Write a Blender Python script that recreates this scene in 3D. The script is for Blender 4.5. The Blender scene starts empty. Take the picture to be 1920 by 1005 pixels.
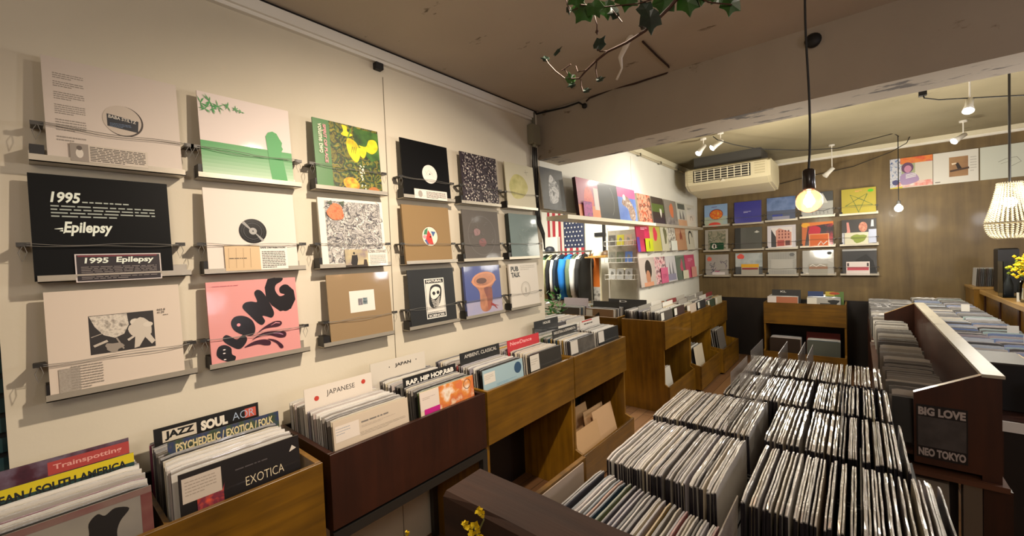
import bpy, math, random
from mathutils import Vector, Matrix
random.seed(7)
S = bpy.context.scene
COL = S.collection
PI = math.pi
# ------------------------------------------------------------------ camera
FPX = 770.8
EYE = 1.5
def _basis(yaw, pit, rol):
    f = Vector((math.sin(yaw)*math.cos(pit), math.cos(yaw)*math.cos(pit), math.sin(pit)))
    r = Vector((math.cos(yaw), -math.sin(yaw), 0)); u = r.cross(f)
    c, s = math.cos(rol), math.sin(rol)
    return c*r + s*u, -s*r + c*u, f
RR, UU, FF = _basis(math.radians(-40.097), math.radians(-1.647), math.radians(-2.208))
cd = bpy.data.cameras.new('camera'); cam = bpy.data.objects.new('camera', cd); COL.objects.link(cam)
cd.sensor_width = 36; cd.lens = FPX/1920*36; cd.clip_start = .02; cd.clip_end = 60
m = Matrix.Identity(4)
for i in range(3):
    m[i][0] = RR[i]; m[i][1] = UU[i]; m[i][2] = -FF[i]
m[2][3] = EYE
cam.matrix_world = m
S.camera = cam
def ray(x, y): return (x-960)/FPX*RR - (y-502.5)/FPX*UU + FF
def aX(x, y, X): d = ray(x, y); p = d*(X/d.x); return Vector((p.x, p.y, p.z+EYE))
def aY(x, y, Y): d = ray(x, y); p = d*(Y/d.y); return Vector((p.x, p.y, p.z+EYE))
def aZ(x, y, Z): d = ray(x, y); p = d*((Z-EYE)/d.z); return Vector((p.x, p.y, p.z+EYE))
# ------------------------------------------------------------------ world, exposure
w = bpy.data.worlds.new('world'); S.world = w; w.use_nodes = True
w.node_tree.nodes['Background'].inputs[0].default_value = (.95, .85, .75, 1)
w.node_tree.nodes['Background'].inputs[1].default_value = .085
S.view_settings.view_transform = 'Standard'; S.view_settings.look = 'None'
S.view_settings.gamma = 1; S.view_settings.use_curve_mapping = False
S.view_settings.exposure = 0.0
WARM = (1, .84, .66); WARM2 = (1, .92, .76); WHT = (1, .94, .82)
def lamp(name, kind, loc, power, col=WARM, size=.05, aim=None, angle=60, blend=.6):
    d = bpy.data.lights.new(name, kind); d.energy = power; d.color = col
    if kind == 'AREA': d.shape = 'DISK'; d.size = size
    else: d.shadow_soft_size = size
    if kind == 'SPOT': d.spot_size = math.radians(angle); d.spot_blend = blend
    o = bpy.data.objects.new(name, d); COL.objects.link(o); o.location = loc
    if aim is not None:
        o.rotation_euler = (Vector(aim)-Vector(loc)).to_track_quat('-Z', 'Y').to_euler()
    return o
# front room: ceiling spots just above the frame, aimed at the record wall
lamp('wall_spot_light', 'SPOT', (-.42, 1.05, 2.46), 185, WARM, .03, (-1.81, 1.12, .62), 113, 1)
lamp('wall_spot_light', 'SPOT', (-.45, -.1, 2.45), 7, (1, .80, .62), .05, (-1.8, .0, .5), 90, 1)
lamp('room_fill', 'POINT', (.6, -.6, 2.15), 34, (1, .88, .74), .2)  # added fill behind the camera, lifts ceiling and beam; no fixture
lamp('room_fill', 'POINT', (1.7, 1.2, 1.6), 16, (.92, .88, 1), .15)  # added fill for the right side, no fixture there
# back of the shop: added fill lights beside the modelled spots and bulbs
lamp('back_fill', 'POINT', (-.45, 4.2, 1.8), 58, WARM2, .15)  # added fill without a fixture, hung low to reach the beam underside
lamp('back_fill', 'POINT', (.75, 4.6, 1.75), 26, WHT, .12)  # second added fill, likewise without a fixture
lamp('shop_light', 'AREA', (-2.9, 4.0, 2.5), 85, WHT, .8, (-2.9, 4.2, 0))  # unseen overhead light of the clothing room
lamp('counter_fill', 'POINT', (1.5, 3.2, 1.8), 38, (.95, .95, 1), .1)  # invented fill over the counter, brightens soffit and right crates
# ------------------------------------------------------------------ materials
def lin(h):
    if not isinstance(h, str): return tuple(h[:3])
    h = h.lstrip('#'); o = []
    for i in (0, 2, 4):
        c = int(h[i:i+2], 16)/255
        o.append(c/12.92 if c <= .04045 else ((c+.055)/1.055)**2.4)
    return tuple(o)
_M = {}
def base(name, rough=.6, metal=0, coat=0, spec=.5):
    mt = bpy.data.materials.new(name); mt.use_nodes = True
    b = mt.node_tree.nodes['Principled BSDF']
    b.inputs['Roughness'].default_value = rough; b.inputs['Metallic'].default_value = metal
    b.inputs['Coat Weight'].default_value = coat; b.inputs['Coat Roughness'].default_value = .08
    b.inputs['Specular IOR Level'].default_value = spec
    return mt, mt.node_tree.nodes, mt.node_tree.links, b
def ink(h, rough=.5, metal=0, coat=0):
    k = ('ink', h, rough, metal, coat)
    if k not in _M:
        mt, n, l, b = base('ink', rough, metal, coat); b.inputs['Base Color'].default_value = (*lin(h), 1)
        tx = n.new('ShaderNodeTexNoise'); tx.inputs['Scale'].default_value = 30
        bm = n.new('ShaderNodeBump'); bm.inputs['Strength'].default_value = .05; bm.inputs['Distance'].default_value = .002
        l.new(tx.outputs[0], bm.inputs['Height']); l.new(bm.outputs[0], b.inputs['Normal'])
        _M[k] = mt
    return _M[k]
def plast(h, coat=.6):        # sleeve in plastic: glossy coat with rippled film
    k = ('plast', h, coat)
    if k not in _M:
        mt, n, l, b = base('sleeve', .5, 0, coat, .5 if coat > .3 else .15); b.inputs['Base Color'].default_value = (*lin(h), 1)
        tc = n.new('ShaderNodeTexCoord')
        tx = n.new('ShaderNodeTexNoise'); tx.inputs['Scale'].default_value = 9; tx.inputs['Detail'].default_value = 2
        l.new(tc.outputs['Object'], tx.inputs[0])
        bm = n.new('ShaderNodeBump'); bm.inputs['Strength'].default_value = .22; bm.inputs['Distance'].default_value = .004
        l.new(tx.outputs[0], bm.inputs['Height']); l.new(bm.outputs[0], b.inputs['Coat Normal'])
        _M[k] = mt
    return _M[k]
def pic(kind, cols, scale=8, detail=4, dist=0, const=False, coat=.4, stretch=(1, 1, 1), off=0):
    """printed picture: noise / voronoi / wave ramp of several inks"""
    k = ('pic', kind, tuple(cols), scale, detail, dist, const, coat, stretch, off)
    if k in _M: return _M[k]
    mt, n, l, b = base('print', .45, 0, coat)
    tc = n.new('ShaderNodeTexCoord'); mp = n.new('ShaderNodeMapping'); mp.inputs['Scale'].default_value = stretch
    mp.inputs['Location'].default_value = (off*3.1, off*1.7, off*2.3)
    l.new(tc.outputs['Object'], mp.inputs[0])
    if kind == 'noise':
        t = n.new('ShaderNodeTexNoise'); t.inputs['Detail'].default_value = detail; t.inputs['Distortion'].default_value = dist; out = t.outputs[0]
    elif kind == 'vor':
        t = n.new('ShaderNodeTexVoronoi'); out = t.outputs['Distance']; t.inputs['Randomness'].default_value = 1
    elif kind == 'vorc':
        t = n.new('ShaderNodeTexVoronoi'); sp = n.new('ShaderNodeSeparateColor'); l.new(t.outputs['Color'], sp.inputs[0]); out = sp.outputs[0]
    else:
        t = n.new('ShaderNodeTexWave'); t.inputs['Distortion'].default_value = dist; t.inputs['Detail'].default_value = detail; out = t.outputs[1]
        t.bands_direction = 'Z' if kind == 'wavez' else 'X'
    t.inputs['Scale'].default_value = scale
    l.new(mp.outputs[0], t.inputs[0])
    rp = n.new('ShaderNodeValToRGB'); cr = rp.color_ramp
    cr.interpolation = 'CONSTANT' if const else 'LINEAR'
    lo, hi = (.3, .7) if kind == 'noise' else (0, .9)
    N = len(cols)
    while len(cr.elements) < N: cr.elements.new(.5)
    for i, c in enumerate(cols):
        cr.elements[i].position = lo+(hi-lo)*i/max(1, (N-(0 if const else 1)))
    for i, c in enumerate(cols): cr.elements[i].color = (*lin(c), 1)
    l.new(out, rp.inputs[0]); l.new(rp.outputs[0], b.inputs['Base Color'])
    _M[k] = mt
    return mt
def wood(name, c1, c2, rough=.45, axis='X', scale=3, coat=.15, bump=.1):
    mt, n, l, b = base(name, rough, 0, coat)
    tc = n.new('ShaderNodeTexCoord'); mp = n.new('ShaderNodeMapping')
    st = {'X': (1, 14, 14), 'Y': (14, 1, 14), 'Z': (14, 14, 1)}[axis]
    mp.inputs['Scale'].default_value = st; l.new(tc.outputs['Object'], mp.inputs[0])
    t = n.new('ShaderNodeTexNoise'); t.inputs['Scale'].default_value = scale; t.inputs['Detail'].default_value = 6; t.inputs['Distortion'].default_value = .6
    l.new(mp.outputs[0], t.inputs[0])
    t2 = n.new('ShaderNodeTexNoise'); t2.inputs['Scale'].default_value = 4; t2.inputs['Detail'].default_value = 3; l.new(tc.outputs['Object'], t2.inputs[0])
    mx = n.new('ShaderNodeMath'); mx.operation = 'ADD'; l.new(t.outputs[0], mx.inputs[0]); l.new(t2.outputs[0], mx.inputs[1])
    ml = n.new('ShaderNodeMath'); ml.operation = 'MULTIPLY'; ml.inputs[1].default_value = .5; l.new(mx.outputs[0], ml.inputs[0])
    rp = n.new('ShaderNodeValToRGB'); rp.color_ramp.elements[0].position = .32; rp.color_ramp.elements[1].position = .68
    rp.color_ramp.elements[0].color = (*lin(c1), 1); rp.color_ramp.elements[1].color = (*lin(c2), 1)
    l.new(ml.outputs[0], rp.inputs[0]); l.new(rp.outputs[0], b.inputs['Base Color'])
    bm = n.new('ShaderNodeBump'); bm.inputs['Strength'].default_value = bump; bm.inputs['Distance'].default_value = .003
    l.new(t.outputs[0], bm.inputs['Height']); l.new(bm.outputs[0], b.inputs['Normal'])
    return mt
def plaster(name, c1, c2, stain=None, rough=.85, scale=1.2, thr=.7, bump=.15):
    mt, n, l, b = base(name, rough, 0, 0, .3)
    tc = n.new('ShaderNodeTexCoord')
    t = n.new('ShaderNodeTexNoise'); t.inputs['Scale'].default_value = scale; t.inputs['Detail'].default_value = 5
    l.new(tc.outputs['Object'], t.inputs[0])
    rp = n.new('ShaderNodeValToRGB'); rp.color_ramp.elements[0].position = .35; rp.color_ramp.elements[1].position = .65
    rp.color_ramp.elements[0].color = (*lin(c1), 1); rp.color_ramp.elements[1].color = (*lin(c2), 1)
    l.new(t.outputs[0], rp.inputs[0]); out = rp.outputs[0]
    if stain:
        mp = n.new('ShaderNodeMapping'); mp.inputs['Scale'].default_value = (1, 2.2, 2.2); l.new(tc.outputs['Object'], mp.inputs[0])
        t2 = n.new('ShaderNodeTexNoise'); t2.inputs['Scale'].default_value = 3.7; t2.inputs['Detail'].default_value = 9; t2.inputs['Roughness'].default_value = .65
        l.new(mp.outputs[0], t2.inputs[0])
        r2 = n.new('ShaderNodeValToRGB'); r2.color_ramp.elements[0].position = thr-.03; r2.color_ramp.elements[1].position = thr+.02
        l.new(t2.outputs[0], r2.inputs[0])
        mx = n.new('ShaderNodeMix'); mx.data_type = 'RGBA'; l.new(r2.outputs[0], mx.inputs[0]); l.new(out, mx.inputs[6]); mx.inputs[7].default_value = (*lin(stain), 1)
        out = mx.outputs[2]
    l.new(out, b.inputs['Base Color'])
    t3 = n.new('ShaderNodeTexNoise'); t3.inputs['Scale'].default_value = 60; l.new(tc.outputs['Object'], t3.inputs[0])
    bm = n.new('ShaderNodeBump'); bm.inputs['Strength'].default_value = bump; bm.inputs['Distance'].default_value = .004
    l.new(t3.outputs[0], bm.inputs['Height']); l.new(bm.outputs[0], b.inputs['Normal'])
    return mt
def glow(name, col, s):
    mt, n, l, b = base(name); b.inputs['Emission Color'].default_value = (*col, 1); b.inputs['Emission Strength'].default_value = s
    b.inputs['Base Color'].default_value = (*col, 1)
    return mt
def glass(name, col, rough=.02, ior=1.3):
    mt, n, l, b = base(name, rough); b.inputs['Base Color'].default_value = (*lin(col), 1)
    b.inputs['Transmission Weight'].default_value = 1; b.inputs['IOR'].default_value = ior
    return mt
def globe_glass():
    mt, n, l, b = base('glow_tinted_globe', .02, 0, 1); b.inputs['Base Color'].default_value = (*lin('#f2b494'), 1); b.inputs['Alpha'].default_value = .28; return mt  # clear bulb; its pinkish glow is put into the glass colour
def haze(h, a=.5):
    k = ('haze', h, a)
    if k not in _M:
        mt, n, l, b = base('cloudy_plastic', .2, 0, .3); b.inputs['Base Color'].default_value = (*lin(h), 1); b.inputs['Alpha'].default_value = a; _M[k] = mt
    return _M[k]
def floorboards():
    mt, n, l, b = base('floorboards', .4, 0, .1)
    tc = n.new('ShaderNodeTexCoord'); br = n.new('ShaderNodeTexBrick')
    br.inputs['Scale'].default_value = 1; br.inputs['Brick Width'].default_value = .9; br.inputs['Row Height'].default_value = .09
    br.inputs['Mortar Size'].default_value = .002
    br.inputs['Color1'].default_value = (*lin('#8a6644'), 1); br.inputs['Color2'].default_value = (*lin('#6f4e33'), 1); br.inputs['Mortar'].default_value = (.02, .012, .008, 1)
    mp = n.new('ShaderNodeMapping'); mp.inputs['Rotation'].default_value = (0, 0, PI/2); l.new(tc.outputs['Object'], mp.inputs[0]); l.new(mp.outputs[0], br.inputs[0])
    l.new(br.outputs[0], b.inputs['Base Color'])
    return mt
MT = dict(
    wall=plaster('wall_paint', '#cdc4b0', '#d8cfbc', rough=.8, bump=.08),
    wall2=plaster('wall_paint', '#e2e0d6', '#eae8de', '#cfcabb', thr=.72, bump=.06),
    ceil=plaster('old_ceiling_paint', '#b3a796', '#c0b3a1', '#6e6252', thr=.68),
    ceil2=plaster('old_ceiling_paint', '#857c63', '#93896f', '#6c634c', thr=.68),
    beam=plaster('beam_paint', '#a09484', '#ab9f8e', '#6e6050', thr=.69),
    soffit=plaster('beam_underside', '#bcb2a2', '#cac0b0', '#6c6662', thr=.585),
    backwood=wood('dark_panelling', '#5c4a2c', '#806a42', .5, 'Z', 1.1, .05),
    black=ink('#100c0b', .5), wainscot=wood('black_panelling', '#0d0806', '#1a100b', .5, 'Z', 2, .1),
    gold=wood('golden_stained_plywood', '#432c08', '#80590f', .4, 'X', 2.2, .25),
    goldv=wood('golden_stained_plywood', '#583a0a', '#966a14', .4, 'Z', 2.2, .25),  # same plywood as gold, lightened: extra light put into the side-panel colour
    walnut=wood('reddish_veneer', '#230f07', '#38190c', .4, 'Z', 2.2, .2),
    darkwood=wood('dark_timber', '#1e100a', '#402719', .8, 'X', 2.0, .0, .9),
    rackwood=wood('dark_brown_board', '#2c140a', '#44210f', .45, 'Z', 2, .15),
    light=wood('pale_wood', '#8d6a35', '#b58f52', .4, 'Y', 2, .2),
    cap=plaster('worn_board_edge', '#97907f', '#b5ac98', '#7a705c', rough=.35, thr=.62),
    steel=ink('#8d8a82', .35, .9), steeldark=ink('#4a4845', .4, .8), ledge=ink('#c4bcab', .35, .35), ledgeleft=ink('#b3ab9c', .35, .5),
    white=ink('#e6e2d8', .5), cream=ink('#e4dcc0', .45), wire=ink('#77746e', .6, .2),
    red=ink('#c3152a', .5), kraft=plast('#a37545', .25), floor=floorboards(), rubber=ink('#141312', .6),
    clear=glass('clear_acrylic', '#f4f8f6', .0, 1.12), leaf=pic('noise', ['#12330c', '#2d5f18'], 25, coat=.3), stem=ink('#3f2416', .7),
    yellow=ink('#e8c815', .6))
# ------------------------------------------------------------------ mesh builder
_TX = {}
def text_geo(s, bold=0):
    k = (s, bold)
    if k in _TX: return _TX[k]
    c = bpy.data.curves.new('t', 'FONT'); c.body = s; c.size = 1; c.offset = bold; c.resolution_u = 3
    o = bpy.data.objects.new('t', c); COL.objects.link(o)
    dg = bpy.context.evaluated_depsgraph_get(); me = bpy.data.meshes.new_from_object(o.evaluated_get(dg))
    vs = [(v.co.x, v.co.y) for v in me.vertices]; fs = [tuple(p.vertices) for p in me.polygons]
    bpy.data.objects.remove(o); bpy.data.curves.remove(c); bpy.data.meshes.remove(me)
    if not vs: vs = [(0, 0)]
    x0 = min(v[0] for v in vs); x1 = max(v[0] for v in vs); y0 = min(v[1] for v in vs); y1 = max(v[1] for v in vs)
    W = max(x1-x0, 1e-4); H = max(y1-y0, 1e-4)
    _TX[k] = ([((a-x0)/W, (b-y0)/H) for a, b in vs], fs, W/H)
    return _TX[k]
class MB:
    def __init__(s, T=None): s.v = []; s.f = []; s.m = []; s.mats = []; s.T = T or Matrix.Identity(4); s.lay = 0; s.sm = False
    def mi(s, mt):
        if isinstance(mt, str): mt = ink(mt)
        if mt not in s.mats: s.mats.append(mt)
        return s.mats.index(mt)
    def add(s, vs, fs, mt):
        b = len(s.v); i = s.mi(mt)
        s.v += [tuple(s.T @ Vector(v)) for v in vs]
        s.f += [tuple(b+j for j in f) for f in fs]; s.m += [i]*len(fs)
    def box(s, x0, x1, y0, y1, z0, z1, mt, bev=0):
        if bev:
            e = bev; vs = []; 
            for z, q in ((z0, e), (z0+e, 0), (z1-e, 0), (z1, e)):
                vs += [(x0+q+e*(q == 0)*0+ (e if 0 else 0), y0+q, z), (x1-q, y0+q, z), (x1-q, y1-q, z), (x0+q, y1-q, z)]
            fs = [(3, 2, 1, 0), (12, 13, 14, 15)]
            for k in range(3):
                for j in range(4): fs.append((k*4+j, k*4+(j+1) % 4, k*4+4+(j+1) % 4, k*4+4+j))
            s.add(vs, fs, mt); return s
        s.add([(x0, y0, z0), (x1, y0, z0), (x1, y1, z0), (x0, y1, z0), (x0, y0, z1), (x1, y0, z1), (x1, y1, z1), (x0, y1, z1)],
              [(0, 3, 2, 1), (4, 5, 6, 7), (0, 1, 5, 4), (1, 2, 6, 5), (2, 3, 7, 6), (3, 0, 4, 7)], mt); return s
    def prism(s, pts, a, b, mt, axis='y'):
        n = len(pts)
        def P(p, t): return (p[0], t, p[1]) if axis == 'y' else ((t, p[0], p[1]) if axis == 'x' else (p[0], p[1], t))
        vs = [P(p, a) for p in pts]+[P(p, b) for p in pts]
        fs = [tuple(range(n)), tuple(range(2*n-1, n-1, -1))]+[(i, i+n, (i+1) % n+n, (i+1) % n) for i in range(n)]
        s.add(vs, fs, mt); return s
    def tube(s, pts, r, mt, n=6, close=True):
        pts = [Vector(p) for p in pts]; rs = r if isinstance(r, (list, tuple)) else [r]*len(pts)
        vs = []; fs = []; up = None
        for i, p in enumerate(pts):
            d = (pts[min(i+1, len(pts)-1)]-pts[max(i-1, 0)]).normalized()
            if up is None: up = d.orthogonal().normalized()
            up = (up - d*up.dot(d)).normalized() if (up - d*up.dot(d)).length > 1e-5 else d.orthogonal().normalized()
            q = d.cross(up)
            for k in range(n):
                a = 2*PI*k/n; vs.append(p+(math.cos(a)*up+math.sin(a)*q)*rs[i])
        for i in range(len(pts)-1):
            for k in range(n): fs.append((i*n+k, i*n+(k+1) % n, (i+1)*n+(k+1) % n, (i+1)*n+k))
        if close: fs += [tuple(range(n-1, -1, -1)), tuple((len(pts)-1)*n+k for k in range(n))]
        s.add(vs, fs, mt); return s
    def lathe(s, prof, c, mt, n=20, axis=None):
        vs = []; fs = []; c = Vector(c)
        A = Matrix.Identity(3) if axis is None else Vector((0, 0, 1)).rotation_difference(Vector(axis)).to_matrix()
        for r, z in prof:
            for k in range(n):
                a = 2*PI*k/n; vs.append(c+A @ Vector((r*math.cos(a), r*math.sin(a), z)))
        for i in range(len(prof)-1):
            for k in range(n): fs.append((i*n+k, i*n+(k+1) % n, (i+1)*n+(k+1) % n, (i+1)*n+k))
        s.add(vs, fs, mt); return s
    # ---- artwork laid on the front (y = 0 plane facing -y), u/v in metres
    def L(s): s.lay += 1; return -.0002-(.00012*s.lay if s.lay < 25 else .003+.0000025*s.lay)
    def rect(s, u0, v0, u1, v1, mt): y = s.L(); s.add([(u0, y, v0), (u1, y, v0), (u1, y, v1), (u0, y, v1)], [(0, 1, 2, 3)], mt)
    def poly(s, pts, mt): y = s.L(); s.add([(u, y, v) for u, v in pts], [tuple(range(len(pts)))], mt)
    def ell(s, u, v, ru, rv, mt, n=24, rot=0, wob=0):
        y = s.L(); c, q = math.cos(rot), math.sin(rot); vs = []
        for k in range(n):
            a = 2*PI*k/n; w_ = 1+wob*math.sin(3*a+u*50)+wob*.6*math.sin(5*a+v*70)
            x, z = ru*w_*math.cos(a), rv*w_*math.sin(a); vs.append((u+x*c-z*q, y, v+x*q+z*c))
        s.add(vs, [tuple(range(n))], mt)
    def ring(s, u, v, r0, r1, mt, n=28, a0=0, a1=2*PI):
        y = s.L(); vs = []
        for k in range(n+1):
            a = a0+(a1-a0)*k/n
            vs += [(u+r0*math.cos(a), y, v+r0*math.sin(a)), (u+r1*math.cos(a), y, v+r1*math.sin(a))]
        s.add(vs, [(2*k, 2*k+1, 2*k+3, 2*k+2) for k in range(n)], mt)
    def stroke(s, pts, w_, mt):
        y = s.L(); ws = w_ if isinstance(w_, (list, tuple)) else [w_]*len(pts); vs = []
        for i, p in enumerate(pts):
            a = pts[max(i-1, 0)]; b = pts[min(i+1, len(pts)-1)]; dx, dz = b[0]-a[0], b[1]-a[1]; L = math.hypot(dx, dz) or 1
            vs += [(p[0]-dz/L*ws[i]/2, y, p[1]+dx/L*ws[i]/2), (p[0]+dz/L*ws[i]/2, y, p[1]-dx/L*ws[i]/2)]
        s.add(vs, [(2*k, 2*k+1, 2*k+3, 2*k+2) for k in range(len(pts)-1)], mt)
    def text(s, t, u, v, h, mt, wid=None, rot=0, bold=0, shear=0):
        vs, fs, ar = text_geo(t, bold); W = wid or h*ar; y = s.L(); c, q = math.cos(rot), math.sin(rot)
        P = []
        for a, b in vs:
            x, z = a*W+b*h*shear, b*h; P.append((u+x*c-z*q, y, v+x*q+z*c))
        s.add(P, fs, mt)
    def lines(s, u0, v0, u1, v1, n, mt, fill=.5, seed=1):   # illegible small print
        rd = random.Random(seed+n); y = s.L(); dv = (v1-v0)/n; vs = []; fs = []
        for i in range(n):
            z = v1-dv*(i+.5); u = u0; end = u1 if i < n-1 else u0+(u1-u0)*.6
            while u < end-.002:
                wl = min(rd.uniform(.04, .16)*(u1-u0), end-u); b = len(vs)
                vs += [(u, y, z-dv*fill/2), (u+wl, y, z-dv*fill/2), (u+wl, y, z+dv*fill/2), (u, y, z+dv*fill/2)]
                fs.append((b, b+1, b+2, b+3)); u += wl+.02*(u1-u0)
        s.add(vs, fs, mt)
    def build(s, name, parent=None, smooth=False):
        me = bpy.data.meshes.new(name); me.from_pydata(s.v, [], s.f)
        for mt in s.mats: me.materials.append(mt)
        me.polygons.foreach_set('material_index', s.m)
        if smooth: me.polygons.foreach_set('use_smooth', [True]*len(s.f))
        me.update()
        o = bpy.data.objects.new(name, me); COL.objects.link(o)
        if parent: o.parent = parent
        return o
def tag(o, label, cat, group=None, kind=None):
    o['label'] = label; o['category'] = cat
    if group: o['group'] = group
    if kind: o['kind'] = kind
    return o
def thing(name, label, cat, loc=(0, 0, 0), rz=0, group=None):
    o = bpy.data.objects.new(name, None); COL.objects.link(o); o.empty_display_size = .05
    o.location = loc; o.rotation_euler = (0, 0, rz); return tag(o, label, cat, group)
def place(o, loc, rz=0, rx=0, ry=0): o.location = loc; o.rotation_euler = (rx, ry, rz); return o
def clone(o, parent=None):
    c = o.copy(); COL.objects.link(c); c.parent = parent
    for ch in list(o.children): clone(ch, c)
    return c
def struct(name, mb, label=None):
    o = mb.build(name); o['kind'] = 'structure'
    if label: o['label'] = label
    return o
LW = PI/2      # rotation of things on / along the left wall (front faces +X)
#@@STRUCTURE
# ------------------------------------------------------------------ room shell
WX = -1.81; BW = 6.46; CZ = 2.546; CZ2 = 2.62
struct('floor', MB().box(-4.6, 3.2, -2.6, 6.7, -.1, 0, MT['floor']))
struct('ceiling', MB().box(WX-.1, 3.2, -2.6, 2.6, CZ, CZ+.1, MT['ceil']))
struct('ceiling_back', MB().box(-4.6, 3.2, 2.6, 6.7, CZ2, CZ2+.1, MT['ceil2']))
b = MB(); b.box(WX-.1, WX, -.05, 2.516, 0, CZ, MT['wall'])
b.box(WX, WX+.0006, 1.2, 1.204, 0, 2.42, '#6e6554')
struct('wall_left', b, 'white painted wall with a fine vertical seam, hung with record covers')
b = MB(); b.box(WX-.1, WX, 2.516, 4.28, 1.84, CZ2, MT['wall2']); b.box(WX-.1, WX, 4.28, BW, 0, CZ2, MT['wall2'])
b.box(WX, WX+.0006, 4.14, 4.146, 1.84, 2.5, '#a8a08a')
struct('wall_left_back', b, 'white wall of the back room around the opening')
struct('wall_back', MB().box(WX-.1, 3.2, BW, BW+.1, 0, CZ2, MT['backwood']), 'dark brown wood panelled back wall')
struct('wainscot_back', MB().box(WX, 3.0, BW-.015, BW, 0, .80, MT['wainscot']), 'near-black lower panelling on the back wall')
struct('wall_right', MB().box(3.0, 3.1, -2.5, BW, 0, CZ2, MT['beam']))
struct('wall_front', MB().box(-1.9, 3.0, -2.6, -2.5, 0, CZ, MT['beam']))
b = MB(); b.box(WX, 3.0, 2.50, 2.776, 2.2055, CZ2, MT['beam']); b.box(WX, 3.0, 2.50, 2.776, 2.205, 2.2055, MT['soffit'])
struct('ceiling_beam', b, 'broad painted ceiling beam with a chipped pale underside')
b = MB(); b.box(WX, WX+.035, -.05, 2.42, 2.49, 2.535, MT['white']); b.box(WX, WX+.022, -.05, 2.42, 2.475, 2.49, MT['white'])
b.box(WX, WX+.03, -.05, 2.46, 2.535, CZ, MT['black'])
struct('trim_left', b, 'white casing along the top of the left wall')
b = MB(); b.box(WX, 3.0, BW-.05, BW, 2.575, CZ2, MT['cream']); b.box(WX, 3.0, BW-.03, BW, 2.55, 2.575, MT['white'])
struct('trim_back', b, 'pale cornice between ceiling and panelled wall')
b = MB(); b.box(WX, WX+.012, 2.776, BW, 2.56, CZ2, MT['cream'])
struct('trim_left_back', b)
b = MB(); b.box(-1.9, -1.80, 2.505, 2.53, 1.84, 2.2, MT['wall2'])
# clothing room beyond the opening
struct('wall_shop_back', MB().box(-4.6, WX-.1, 5.45, 5.55, 0, CZ2, MT['wall2']), 'cream wall of the clothing room')
struct('wall_shop_left', MB().box(-4.7, -4.6, -.2, 5.5, 0, CZ2, MT['wall2']))
struct('wall_shop_front', MB().box(-4.6, WX-.1, -.3, -.2, 0, CZ2, MT['wall2']))
struct('ceiling_shop', MB().box(-4.6, WX-.1, -.2, 2.6, CZ2, CZ2+.1, MT['ceil2']))
# louvre window beyond the near end of the left wall
b = MB(); b.box(WX-.06, WX-.03, -1.2, -.05, .3, 2.2, '#0b1212')
for k in range(32): b.box(WX-.03, WX-.012, -1.2, -.05, .35+k*.055, .39+k*.055, ink('#2c4548', .15, .3))
b.box(WX-.1, WX, -1.28, -1.2, 0, CZ, MT['black']); b.box(WX-.1, WX, -1.2, -.05, 2.2, CZ, MT['wall']); b.box(WX-.1, WX, -1.2, -.05, 0, .3, MT['wall'])
struct('window_1', b, 'dark glass louvre window at the left edge')
struct('wall_left_near', MB().box(WX-.1, WX, -2.5, -1.28, 0, CZ, MT['wall']))
#@@COVERS
# ------------------------------------------------------------------ display covers
CW = .315
def cover(label, art, loc, rz, w=CW, h=CW, t=.006, lean=4, face='#d8d2c6', side=None, coat=.5, name='record_cover', group=None, cat='record', rz2=0):
    b = MB(); fm = plast(face, coat) if isinstance(face, str) else face
    b.box(0, w, 0, t, 0, h, side or fm)
    if side: b.rect(0, 0, w, h, fm)
    if art: art(b, w, h)
    o = b.build(name); tag(o, label, cat, group)
    o.rotation_euler = (0, 0, 0)
    o.matrix_world = Matrix.Translation(loc) @ Matrix.Rotation(rz, 4, 'Z') @ Matrix.Rotation(-math.radians(lean), 4, 'X') @ Matrix.Rotation(rz2, 4, 'Y')
    o.rotation_mode = 'XYZ'
    return o
def card(label, art, loc, rz, w, h, face='#e9e4da', lean=4):
    return cover(label, art, loc, rz, w, h, .0012, lean, face, None, .2, 'caption_card', None, 'card')
def ledge(label, loc, rz, w=.345, group=None, dep=.062, mt=None, lip=.026):
    t = thing('display_ledge', label, 'ledge', loc, rz, group); mt = mt or MT['ledge']
    b = MB(); b.box(0, w, 0, dep, 0, .003, mt); b.box(0, w, 0, .002, 0, lip, mt); b.box(0, w, dep-.002, dep, 0, .04, mt)
    b.build('metal_tray', t)
    b = MB(); b.box(.002, .03, .008, dep-.004, .003, .048, MT['black']); b.build('spacer_block', t)
    return t
def wirething(label, loc, rz, w, sag=.007, group=None, seed=0):
    """thin wire strung across a cover between two clips; origin on the wall plane offset"""
    rd = random.Random(seed); t = thing('retaining_wire', label, 'wire', loc, rz, group)
    for sx in (-.016, w+.016):
        b = MB(); b.box(sx-.013, sx+.013, .008, .014, -.003, .008, MT['steeldark']); b.box(sx-.012, sx+.012, .014, .062, -.003, .004, MT['steeldark'])
        b.tube([(sx, .01, .004), (sx+.006, .004, -.02), (sx-.004, .006, -.045), (sx-.01, .01, -.02), (sx, .01, 0)], .0009, MT['wire'], 5)
        b.build('clip', t)
    for k in range(2):
        pts = []; ph = rd.uniform(0, 6)
        for i in range(15):
            f = i/14; pts.append((-.01+(w+.02)*f, .004, .004-k*.003-sag*4*f*(1-f)*(.35+.5*k) + .003*math.sin(ph+f*8+k*2)))
        MB().tube(pts, .0009, MT['wire'], 5).build('wire', t)
    return t
SX = -1.745
rows = {1: EYE+.327-.012, 2: EYE-.024, 3: EYE-.361}
cols = {1: .014, 2: .232, 3: .463, 4: .714, 5: .940, 6: 1.172}
K = SX
def rectify(r): return r*1.745
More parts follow.
